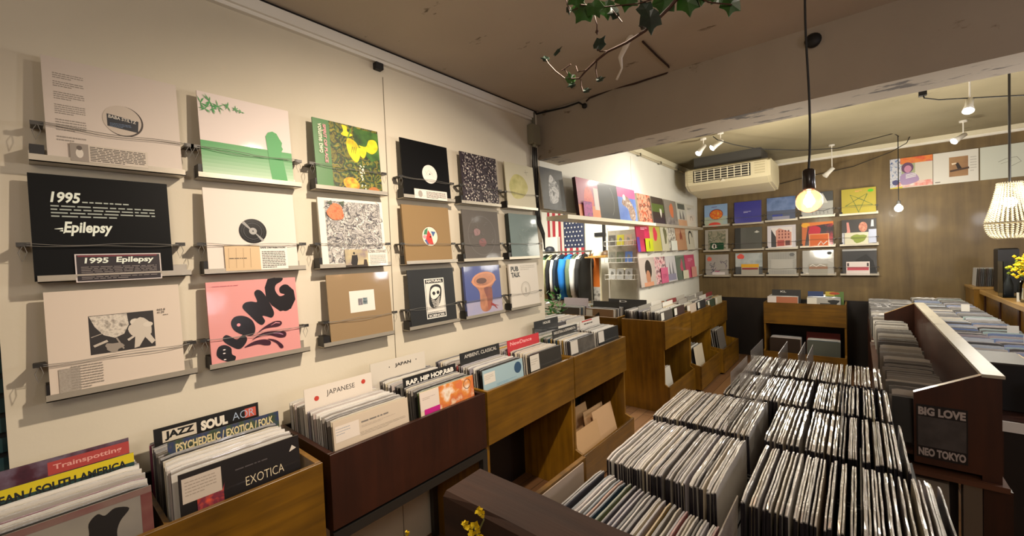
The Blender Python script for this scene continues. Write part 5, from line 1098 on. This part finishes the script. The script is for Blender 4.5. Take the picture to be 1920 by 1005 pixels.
# garment rail with jackets
GY = 5.0
r0 = fp(1014, 489, GY); r1 = fp(1110, 486, GY)
t = thing('garment_rail', 'chrome garment rail in the clothing room', 'rail', (r0.x, GY, 0)); L = r1.x-r0.x; zr = EYE+.03
MB().tube([(0, 0, zr), (L, 0, zr)], .012, MT['steel'], 10).build('hanging_bar', t)
for x in (.02, L-.02):
    b = MB(); b.tube([(x, 0, 0.02), (x, 0, zr)], .011, MT['steel'], 8); b.tube([(x, -.22, .02), (x, .22, .02)], .011, MT['steel'], 8); b.build('upright', t)
def jacket(label, px_, col_, ln, th):
    p = fp(px_, 500, GY); t = thing('jacket', label, 'jacket', (p.x, GY, zr)); c = ink(col_, .85)
    b = MB(); n = 18; vs = []; fs = []; lev = [(-.005, .035, .35), (-.03, .07, .6), (-.07, .19, .85), (-.18, .22, 1), (-.4, .215, .95), (-ln, .225, 1.1)]
    for z, wy, wx in lev:
        for k in range(n):
            a_ = 2*PI*k/n; vs.append((th*wx*math.cos(a_)*(1+.12*math.sin(3*a_+z*9)), wy*math.sin(a_)*(1+.04*math.sin(5*a_)), z-.03-(.04*abs(math.sin(a_)) if -.1 < z < -.05 else 0)))
    for i in range(len(lev)-1):
        for k in range(n): fs.append((i*n+k, i*n+(k+1) % n, (i+1)*n+(k+1) % n, (i+1)*n+k))
    fs += [tuple(range(n-1, -1, -1)), tuple((len(lev)-1)*n+k for k in range(n))]
    b.add(vs, fs, c); b.build('body', t, True); r_ = min(th*.9, .05)
    for s_ in (-1, 1):
        MB().tube([(0, s_*.18, -.11), (.0, s_*.225, -.25), (th*.1, s_*.235, -.42), (th*.2, s_*.22, -ln*.92)], [r_, r_*1.05, r_*.9, r_*.75], c, 10).build('sleeve', t, True)
    MB().tube([(0, -.14, -.07), (0, 0, -.03), (0, .14, -.07)], .006, MT['rubber'], 6).build('hanger', t)
    MB().tube([(0, 0, -.03), (0, 0, 0), (.0, .012, .014), (0, .0, .024), (0, -.012, .012)], .0025, MT['steel'], 6).build('hook', t)
for lab, px_, c_, ln, th in (('dark green jacket at the left end of the rail', 1026, '#44684a', .66, .034), ('pale yellow shirt on the garment rail', 1034, '#cfcc94', .66, .032), ('black jacket left of the white one', 1042, '#1a1a1c', .66, .03), ('white shirt between two dark jackets', 1049, '#dcdad2', .64, .024),
                         ('navy jacket left of the blue hoodie', 1055, '#1c2c3c', .66, .028), ('bright blue hooded jacket on the rail', 1068, '#1a74c4', .62, .085), ('olive green jacket right of blue hoodie', 1080, '#5f7055', .64, .042), ('white and grey shirt right of the olive jacket', 1088, '#d4d4d0', .64, .045), ('black jacket at the right end of the rail', 1097, '#1e1d1c', .66, .034)):
    jacket(lab, px_, c_, ln, th)
# hats, shelf, picture, post box
def tagbox(name, label, cat, x0, x1, y0, y1, z0, z1, mt, bev=.003): return tag(MB().box(x0, x1, y0, y1, z0, z1, mt, bev).build(name), label, cat)
p = fp(1098, 505, 5.2)
tagbox('wall_cabinet', 'cream cabinet in the clothing room behind the wire stand', 'cabinet', fp(1124, 500, 4.9).x, fp(1145, 500, 4.9).x, 5.25, 5.43, 0, EYE-.02, MT['cream'])
o = thing('framed_picture', 'orange sunset picture in a pale frame leaning in the clothing room', 'picture', (fp(1103, 500, 5.2).x, 5.2, .72))
b = MB(); wq = fp(1126, 500, 5.2).x-fp(1103, 500, 5.2).x; b.box(0, wq, 0, .02, 0, .8, MT['cream'], .004); b.build('frame', o)
b = MB(Matrix.Translation((0, -.001, 0))); b.box(.02, wq-.02, 0, .002, .3, .77, ink('#e07a30')); b.box(.02, wq-.02, 0, .002, .03, .3, pic('noise', ['#8a8680', '#d8d4cc', '#4a4640'], 14)); b.build('print', o)
def cap(label, x, y, z, c_, br):
    t = thing('cap', label, 'hat', (x, y, z)); MB().lathe([(.075, 0), (.075, .025), (.065, .055), (.035, .075), (.001, .08)], (0, 0, 0), c_, 16).build('crown', t, True)
    b = MB(); b.box(-.06, .06, -.15, -.06, .0, .008, br, .003); b.build('brim', t)
p = fp(1118, 474, 5.05)
tagbox('hat_shelf', 'narrow shelf holding caps in the clothing room', 'shelf', p.x-.11, p.x+.2, 4.92, 5.2, p.z-.07, p.z-.05, MT['light'])
cap('cream cap with ochre brim on the small shelf', p.x-.01, 5.1, p.z-.05, '#cfc8b4', '#b88a2c'); cap('brown cap on the small shelf', p.x+.13, 5.1, p.z-.05, '#5c4428', '#b88a2c')
p = fp(1050, 444, 5.38)
tagbox('white_shelf_unit', 'tall plain white unit in front of the flag', 'shelf', p.x-.45, p.x, 5.3, 5.38, 0, p.z, MT['white'])
cap('dark navy cap resting on the left end of the garment rail', fp(1031, 474, GY).x, GY, zr+.014, '#23262e', '#23262e')
q = fp(1130, 440, 5.4)
t = thing('cross_sign', 'small black cross-shaped sign on the cream wall', 'sign', (q.x, 5.43, q.z))
b = MB(); b.box(-.022, .022, 0, .012, -.26, .16, MT['black']); b.box(-.15, .03, -.003, .0, -.02, .035, MT['black']); b.build('sign_boards', t)
# wire stand of zines beside the opening jamb
t = thing('wire_display_stand', 'white wire display stand with small prints at the opening edge', 'stand', (-2.165, 4.18, 0)); Wd = .345
b = MB()
for x in (0, Wd): b.tube([(x, .1, .0), (x, .1, EYE+.27)], .006, MT['white'], 8)
b.build('upright', t); MB().box(.02, Wd-.02, .09, .1, .86, EYE-.2, pic('noise', ['#a39c88', '#b8b09a'], 5, coat=.2)).build('lower_panel', t)
MB().box(.01, Wd-.01, .09, .1, EYE-.18, EYE+.24, pic('noise', ['#9a927f', '#b4ad9c', '#837b6a'], 7, coat=.2)).build('upper_panel', t)
TZ = [EYE+.07, EYE-.115, EYE-.30]
for z in TZ:
    b = MB()
    for q in (0, .05): b.tube([(0, .09, z+q), (0, 0, z+q), (Wd, 0, z+q), (Wd, .09, z+q)], .003, MT['white'], 6)
    for k in range(6): b.tube([(Wd*k/5, .0, z+.05), (Wd*k/5, 0, z), (Wd*k/5, .09, z)], .0022, MT['white'], 5)
    b.build('wire_tier', t)
ZL = [('small dark print, top tier of the wire stand, left', 0, .04, '#55504a'), ('yellow print on the top tier of the wire stand', 0, .14, '#b8b02c'), ('beige print, top tier of the wire stand, right', 0, .23, '#b09a80'),
      ('grey print, middle tier of the wire stand, left', 1, .03, '#8a8a7c'), ('olive print in the middle tier of the wire stand', 1, .13, '#6a705a'), ('blue print on the middle tier of wire stand, right', 1, .23, '#5a7ab8'),
      ('white print, lowest tier of the wire stand, left', 2, .03, '#c9c9c4'), ('white print, lowest tier of the wire stand, middle', 2, .125, '#bfbfba'), ('white print with dark spot, lowest tier, right', 2, .225, '#b8b8b6')]
for lab, ti, x, c_ in ZL:
    cover(lab, lambda b, w, h: b.ell(.5*w, .55*h, .018, .022, '#77756c', 10, 0, .2), (-2.165+x, 4.205, TZ[ti]+.004), 0, .082, .115, .004, 8, c_, None, .4, 'print', None, 'print')
t = thing('potted_plant', 'leafy green plant behind the wall end', 'plant', (fp(1040, 560, 3.45).x, 3.45, 0))
MB().lathe([(.001, 0), (.1, 0), (.13, .25), (.12, .25), (.001, .22)], (0, 0, 0), '#6a4a34', 16).build('pot', t, True)
b = MB(); rd = random.Random(33)
for k in range(70):
    a_ = rd.uniform(0, 6.3); L_ = rd.uniform(.5, 1.0); r = rd.uniform(.03, .15); base_ = Vector((0, 0, .22)); tip = Vector((r*math.cos(a_), r*math.sin(a_), .22+L_)); 
    for j in range(9):
        f = .3+.7*j/9; q = base_.lerp(tip, f); d = Vector((rd.uniform(-1, 1), rd.uniform(-1, 1), rd.uniform(-.2, .6))).normalized(); s_ = rd.uniform(.05, .09); n_ = d.orthogonal().normalized()*s_*.16
        b.add([q, q+d*s_*.5+n_, q+d*s_, q+d*s_*.5-n_], [(0, 1, 2, 3)], MT['leaf'] if rd.random() < .6 else ink('#3f7a2c'))
b.build('foliage', t)
#@@CEILINGTHINGS
# ------------------------------------------------------------------ air conditioner
t = thing('air_conditioner', 'cream ceiling-hung air conditioner with slatted grille', 'air conditioner', (-1.62, 5.3, 0)); W_ = .90
AC = ink('#d9cfae', .4); ACD = ink('#2a2722', .5)
b = MB(); pr = [(0, 2.275), (0, 2.455), (.03, 2.475), (.62, 2.475), (.66, 2.42), (.66, 2.26), (.56, 2.165), (.12, 2.215)]
b.prism([(y, z) for y, z in pr], .03, W_-.03, AC, 'x'); b.prism([(y*.97+.01, 2.36+(z-2.36)*.95) for y, z in pr], 0, W_, AC, 'x'); b.build('housing', t)
b = MB(); b.box(.10, W_-.19, -.006, .004, 2.305, 2.445, ACD); b.build('intake_opening', t)
b = MB()
for k in range(5): b.box(.11, W_-.2, -.014, -.002, 2.315+k*.028, 2.322+k*.028, ink('#e4dcc2', .4))
for k in range(9): x = .12+(W_-.33)*k/8; b.box(x-.004, x+.004, -.016, -.002, 2.31, 2.44, ink('#e4dcc2', .4))
b.build('grille', t)
for xa, xb in ((.02, .085), (W_-.15, W_-.05)):
    b = MB()
    for k in range(5): b.box(xa, xb, -.004, .002, 2.315+k*.028, 2.329+k*.028, ink('#c6bc9a', .5))
    b.build('side_vent', t)
MB().box(.08, W_-.1, .10, .55, 2.475, CZ2, ink('#4a4844', .6)).build('mounting_box', t)
MB().prism([(.40, 2.277), (.43, 2.31), (.46, 2.277)], -.02, -.015, ink('#e8e2cc', .4)).build('louvre_tab', t)
# ------------------------------------------------------------------ spotlights, bulbs, cables
HOT = glow('lamp_glass_lit', (1, .93, .75), 40); HOTW = glow('lamp_glass_lit', (1, .97, .88), 40)
def spot(label, px_, py_, Y, aim, ln=.1, ztop=CZ2, power=12, on=True, ang=95):
    p = aY(px_, py_, Y); t = thing('spotlight', label, 'lamp', p); d = Vector(aim).normalized()
    MB().tube([(0, 0, 0), (0, 0, ztop-p.z)], .005, MT['white'], 8).build('stem', t)
    MB().lathe([(.001, ztop-p.z-.015), (.028, ztop-p.z-.015), (.028, ztop-p.z), (.001, ztop-p.z)], (0, 0, 0), MT['white'], 14).build('ceiling_mount', t)
    b = MB(); b.lathe([(.001, -.02), (.02, -.02), (.022, .05), (.032, ln), (.028, ln), (.018, .05)], (0, 0, 0), MT['white'], 16, d); b.build('lamp_head', t, True)
    MB().lathe([(.001, ln-.004), (.027, ln-.004), (.022, ln+.004), (.001, ln+.008)], (0, 0, 0), HOTW if on else MT['white'], 16, d).build('bulb', t)
    if on: lamp('spot_lamp', 'SPOT', p+d*(ln+.02), power, WHT, .025, p+d*2, ang, .7)
spot('left one of two spotlights above the opening wall, lit', 1319, 275, 4.5, (-.35, -.55, -.7), power=17)
spot('right one of two spotlights beside the air conditioner, lit', 1351, 266, 4.4, (-.6, -.45, -.5), power=16)
spot('bright lit spotlight under the beam near the right edge', 1818, 190, 4.3, (-.15, -.6, -.75), power=26)
spot('lit spotlight aimed left above the bird cover', 1806, 254, 5.8, (-.65, -.5, -.5), power=16)
spot('unlit white spotlight above the sailing boat cover', 1560, 317, 5.95, (-.7, .1, -.7), power=6, on=False)
# pendant globe bulb in the foreground
p = aY(1516, 318, 1.75)
t = thing('globe_pendant', 'glowing globe bulb on a black cord hanging from the front ceiling', 'lamp', (p.x, 1.75, p.z))
pts = [(0, 0, 0)]; h_ = CZ-p.z
for k in range(1, 15): f = k/14; pts.append((.004*math.sin(f*7)+.002, 0, h_*f))
MB().tube(pts, .0035, MT['rubber'], 7).build('cord', t)
MB().lathe([(.001, .004), (.012, .002), (.018, -.004), (.019, -.065), (.015, -.07), (.001, -.07)], (0, 0, 0), ink('#1d1310', .35, 0, .3), 18).build('socket', t, True)
b = MB(); b.lathe([(.013, -.066), (.016, -.072)]+[(.039*math.sin(a_*PI/18), -.108+.039*math.cos(a_*PI/18)) for a_ in range(3, 19)], (0, 0, 0), globe_glass(), 32); b.build('glass_globe', t, True)
b = MB()
for k in range(6): a_ = k*PI/3; b.tube([(.006*math.cos(a_), .006*math.sin(a_), -.085), (.013*math.cos(a_), .013*math.sin(a_), -.108), (.005*math.cos(a_+.5), .005*math.sin(a_+.5), -.128)], .0022, glow('filament', (1, .72, .5), 45), 5)
b.lathe([(.001, -.072), (.005, -.074), (.004, -.12), (.001, -.125)], (0, 0, 0), glow('filament_support', (1, .7, .4), 8), 8)
b.build('filament', t)
lamp('globe_lamp', 'POINT', (p.x, 1.75, p.z-.108), 2.5, (1, .6, .32), .02)
# small bare bulb
p = aY(1685, 378, 6.05)
t = thing('bare_bulb_pendant', 'small lit bare bulb on a thin cord against the dark wall', 'lamp', p)
MB().tube([(0, 0, 0), (0, 0, CZ2-p.z)], .004, MT['rubber'], 6).build('cord', t); MB().lathe([(.001, .01), (.014, .01), (.016, -.03), (.001, -.03)], (0, 0, 0), MT['rubber'], 12).build('socket', t)
MB().lathe([(.012, -.03)]+[(.035*math.sin(a_*PI/10), -.072+.035*math.cos(a_*PI/10)) for a_ in range(2, 11)], (0, 0, 0), HOT, 18).build('bulb', t, True)
lamp('bare_bulb_lamp', 'POINT', (p.x, p.y-.05, p.z-.075), 13, WARM2, .04)
# beaded chandelier
p = aY(1893, 343, 4.0)
t = thing('beaded_chandelier', 'white beaded basket chandelier at the right edge, lit', 'chandelier', p)
MB().tube([(0, 0, 0), (0, 0, CZ2-p.z)], .006, MT['steeldark'], 8).build('cord', t)
b = MB(); CR = MT['cream']
for r, z, w_ in ((.052, 0, .004), (.106, -.245, .005), (.05, -.345, .004)): b.tube([(r*math.cos(k*PI/16), r*math.sin(k*PI/16), z) for k in range(33)], w_, ink('#8f846c', .5), 6)
b.build('ring_frame', t)
def bead(b, q, r, mt):
    b.add([q+Vector(v)*r for v in ((1, 0, 0), (-1, 0, 0), (0, 1, 0), (0, -1, 0), (0, 0, 1), (0, 0, -1))], [(0, 2, 4), (2, 1, 4), (1, 3, 4), (3, 0, 4), (2, 0, 5), (1, 2, 5), (3, 1, 5), (0, 3, 5)], mt)
b = MB(); bm = ink('#e6dfc4', .4)
for k in range(30):
    a_ = 2*PI*k/30
    for j in range(22):
        f = j/21; r = .052+(.106-.052)*f**1.25; z = -.245*f; bead(b, Vector((r*math.cos(a_), r*math.sin(a_), z)), .0062, bm)
    for j in range(12):
        f = j/11; r = .106-(.106-.05)*f**1.8; z = -.245-.1*math.sin(f*PI/2); bead(b, Vector((r*math.cos(a_), r*math.sin(a_), z)), .0062, bm)
b.build('bead_strands', t)
MB().lathe([(.001, .03)]+[(.032*math.sin(a_*PI/10), .0+.032*math.cos(a_*PI/10)) for a_ in range(1, 11)], (0, 0, -.12), glow('lamp_glass_lit', (1, .92, .7), 90), 16).build('bulb', t, True)
lamp('chandelier_lamp', 'POINT', p+Vector((0, 0, -.12)), 22, WARM2, .035)
# cables on ceiling and beam
def cable(label, pts, r=.004, mt='rubber', name='cable'): return tag(MB().tube(pts, r, MT[mt], 7).build(name), label, 'cable')
yb = 2.492
cable('black cable along the corner of beam and ceiling', [aY(1004, 214, yb), aY(1030, 208, yb), aY(1060, 201, yb), aY(1085, 192, yb), aY(1096, 198, yb)], .006)
tag(MB().lathe([(.001, 0), (.016, 0), (.018, .012), (.001, .016)], aY(1097, 199, 2.499), MT['rubber'], 14, (0, -1, 0)).build('round_knob', None, True), 'round black knob on the left of the beam', 'grommet')  # plain black knob beside the cable end
cable('brown cable running along the beam and across the ceiling', [aY(1099, 190, yb), aY(1105, 184, yb), aY(1125, 176, yb), aY(1150, 166, yb), aY(1190, 157, yb), aY(1225, 145, yb), aY(1250, 137, yb), aY(1256, 129, yb), aZ(1253, 124, CZ-.006), aZ(1232, 105, CZ-.006), aZ(1205, 78, CZ-.006)], .005, 'darkwood')
tag(MB().lathe([(.001, 0), (.03, 0), (.034, .02), (.02, .03), (.001, .032)], aY(1525, 78, 2.499), MT['rubber'], 18, (0, -1, 0)).build('beam_knob', None, True), 'large round black knob on the beam by the pendant cord', 'knob')
cable('thin dark cable draped under the back ceiling', [aY(1337, 256, 4.2), aY(1345, 262, 4.2), aY(1375, 271, 4.4), aY(1420, 279, 4.7), aY(1500, 282, 5.2), aY(1570, 278, 5.5), aY(1630, 262, 5.6), aY(1676, 250, 5.9), aY(1685, 256, 6.04)], .004)
cable('dark cable from the beam to the right edge', [aY(1730, 176, 4.1), aY(1733, 184, 4.1), aY(1760, 187, 4.2), aY(1815, 184, 4.3), aY(1870, 181, 4.3), aY(1930, 178, 4.3)], .004)
tag(MB().box(-.02, .02, -.02, .02, 0, .05, MT['rubber']).build('plug'), 'small black plug hanging from the beam edge', 'plug').location = aY(1730, 180, 4.1)
cable('dark cable sagging in front of the panelled wall', [aY(1706, 256, 6.2), aY(1700, 268, 6.3), aY(1670, 285, 6.38), aY(1600, 312, 6.4), aY(1520, 330, 6.4), aY(1462, 345, 6.4)], .004)
tag(MB().box(-.02, .02, -.02, .02, 0, .05, MT['white']).build('ceiling_socket'), 'small white ceiling socket above the sagging cable', 'socket').location = aY(1706, 252, 6.2)
# grey junction box and cables at the wall end
p = aX(1001, 232, WX)
t = thing('junction_box', 'grey conduit box at the corner of wall and beam', 'box', (WX+.003, 2.42, 2.33))
MB().box(0, .05, -.045, .045, -.03, .11, ink('#8a8672', .5), .006).build('box_body', t); MB().tube([(.025, 0, .11), (.025, .0, .2)], .012, ink('#6b6858', .5), 10).build('conduit', t); MB().tube([(.025, 0, -.05), (.025, 0, -.03)], .014, ink('#9a967f', .5), 10).build('cable_gland', t)
for k in range(3):
    cable('black cable below the grey box, %s' % ['front', 'middle', 'rear'][k], [(WX+.03, 2.40+.02*k, 2.28), (WX+.02, 2.405+.025*k, 2.1), (WX+.015, 2.42+.02*k, 1.9), (WX+.012, 2.44+.02*k, 1.75), (WX+.03, 2.47+.015*k, 1.66), (WX+.01, 2.525, 1.6-.03*k)], .006)
tag(MB().box(WX, WX+.03, 1.15, 1.19, 2.44, 2.474, MT['rubber'], .003).build('cable_bracket'), 'small black bracket under the white casing', 'bracket')
t = thing('ceiling_conduit', 'thin pipe along the top of the back room wall', 'pipe', (WX+.03, 2.8, 2.535))
MB().tube([(0, 0, 0), (0, 3.6, 0)], .012, ink('#b8ae94', .5), 8).build('pipe', t)
for k in range(6): MB().box(-.02, .015, .3+k*.6, .32+k*.6, -.016, .016, MT['steel']).build('clamp', t)
# plastic strap hanging behind the ivy
a = aY(1178, 50, 1.95)
tag(MB().tube([aY(1200, 8, 1.9), aY(1175, 22, 1.92), aY(1168, 45, 1.94), aY(1186, 60, 1.95), aY(1174, 85, 1.96), aY(1163, 108, 1.97), aY(1166, 128, 1.98), aY(1156, 150, 1.98)], [.006, .012, .016, .014, .015, .012, .005, .006], haze('#efe6d8', .6), 8).build('plastic_strap', None, True), 'translucent plastic strap dangling behind the ivy', 'strap')
# ------------------------------------------------------------------ ivy
t = thing('hanging_ivy', 'trailing ivy hanging in from the top edge', 'plant', (0, 0, 0)); IY = .95
Q = lambda x, y, d=0: aY(1000+x/4.568, y/4.568, IY+d)
b = MB(); stm = MT['stem']
b.tube([Q(1500, -260), Q(1300, -90), Q(1170, 60), Q(1080, 150), Q(960, 262), Q(800, 365), Q(640, 440), Q(540, 520), Q(450, 608), Q(395, 672), Q(300, 675)], [.004, .004, .0042, .004, .0036, .0034, .003, .0028, .0026, .0022, .0015], stm, 7)
for l in ([(640, 438), (570, 442), (550, 420)], [(545, 520), (535, 590), (545, 665)], [(408, 680), (412, 740), (425, 785)], [(270, 672), (190, 610), (130, 545), (110, 510)], [(450, 600), (380, 615), (362, 565)], [(300, 640), (265, 590), (240, 605)], [(265, 590), (320, 550)], [(1300, -90), (900, 30), (600, 60), (400, 40)], [(520, 120), (545, 210), (545, 290)], [(310, 100), (290, 30), (270, -30)], [(680, 90), (760, 190)], [(1300, -90), (1500, 20), (1700, 40)], [(380, 70), (330, 90)]):
    b.tube([Q(x, y) for x, y in l], .0016, stm, 5)
b.build('stems', t)
b = MB()
def ivy(cx, cy, s, rot, d=0, mt=None, sq=1):
    o_ = [(0, 1), (.22, .62), (.42, .48), (.78, .42), (.72, .08), (.62, -.3), (.3, -.5), (0, -.38), (-.3, -.5), (-.62, -.3), (-.72, .08), (-.78, .42), (-.42, .48), (-.22, .62)]
    c, q = math.cos(rot), math.sin(rot); vs = [Q(cx, cy, d+.003)]
    s *= 1.2
    for x, y in o_:
        x *= sq; vs.append(Q(cx+(x*c-y*q)*s, cy-(x*q+y*c)*s, d+.012*abs(x)))
    back = [v+Vector((0, .0012, 0)) for v in vs]; n = len(o_)
    b.add(vs+back, [(0, i+1, (i+1) % n+1) for i in range(n)]+[(n+1, n+2+(i+1) % n, n+2+i) for i in range(n)]+[(i+1, n+2+i, n+2+(i+1) % n, (i+1) % n+1) for i in range(n)], mt or MT['leaf'])
DK = pic('noise', ['#121f18', '#22382a'], 20, coat=.2)
ivy(430, 90, 110, 2.6); ivy(520, 60, 90, 3.6, -.01); ivy(620, 60, 100, 3.3, .01); ivy(700, 110, 60, 1.7, 0, DK); ivy(1000, 150, 130, 3.2, -.01, DK, .8); ivy(960, 80, 80, .5, 0, DK); ivy(940, 225, 35, 1.5, 0, DK)
ivy(560, 385, 85, -.6, 0, DK, .6); ivy(110, 505, 45, 1.4, 0, DK, .6); ivy(200, 450, 60, -.7, 0, DK, .25); ivy(565, 680, 50, -1.2, 0, DK, .45); ivy(450, 775, 45, -1.3, 0, DK, .5); ivy(320, 680, 60, .3, -.004, None, .8); ivy(335, 725, 45, 2.0, 0, DK, .6)
ivy(300, 80, 45, 3.3, 0, DK, .5); ivy(545, 270, 25, 3.1, 0, stm, .6); ivy(1120, 20, 110, 2.9, .01); ivy(1320, 20, 110, 3.3); ivy(1690, 30, 100, 3.0); ivy(1590, -40, 90, 2.4); ivy(800, -20, 110, 3.0); ivy(370, -20, 90, 2.2); ivy(1450, -50, 90, 3)
b.build('leaves', t)
# yellow sprig in the foreground, in a tall floor vase
t = thing('yellow_flower_sprig', 'small yellow blossoms on thin stems at the bottom edge', 'flowers', (-.46, .30, .62))
b = MB(); f_ = MB(); o0 = Vector((-.46, .30, .62)); YS = .40
for l in ([(905, 962), (907, 975), (900, 990), (895, 1010)], [(888, 985), (893, 1000), (896, 1030)], [(762, 1000), (765, 1020)]):
    pts = [aY(x, y, YS)-o0 for x, y in l]; b.tube(pts+[Vector((.0, .0, .0))], .0012, '#6a6a3a', 5)
rd = random.Random(4)
for x, y, s_ in ((897, 958, 9), (903, 965, 8), (872, 983, 8), (880, 990, 10), (890, 986, 10), (885, 1000, 9), (893, 996, 8), (762, 1000, 6), (898, 1006, 8)):
    for j in range(5):
        a_ = rd.uniform(0, 6.3); c = aY(x, y, YS)-o0; tip = aY(x+math.cos(a_)*s_, y+math.sin(a_)*s_, YS+rd.uniform(-.006, .006))-o0; n_ = aY(x+math.cos(a_+.9)*s_*.6, y+math.sin(a_+.9)*s_*.6, YS)-o0; m_ = aY(x+math.cos(a_-.9)*s_*.6, y+math.sin(a_-.9)*s_*.6, YS-.003)-o0
        f_.add([c, n_, tip, m_, c+Vector((0, .001, 0)), n_+Vector((0, .001, 0)), tip+Vector((0, .001, 0)), m_+Vector((0, .001, 0))], [(0, 1, 2, 3), (7, 6, 5, 4)], MT['yellow'])
b.build('stems', t); f_.build('blossoms', t)
tag(MB().lathe([(.001, 0), (.07, 0), (.09, .2), (.05, .6), (.03, .74), (.026, .74), (.045, .6), (.08, .2), (.001, .02)], (-.46, .30, 0), '#2a211c', 18).build('floor_vase', None, True), 'tall dark floor vase below the yellow sprig', 'vase')
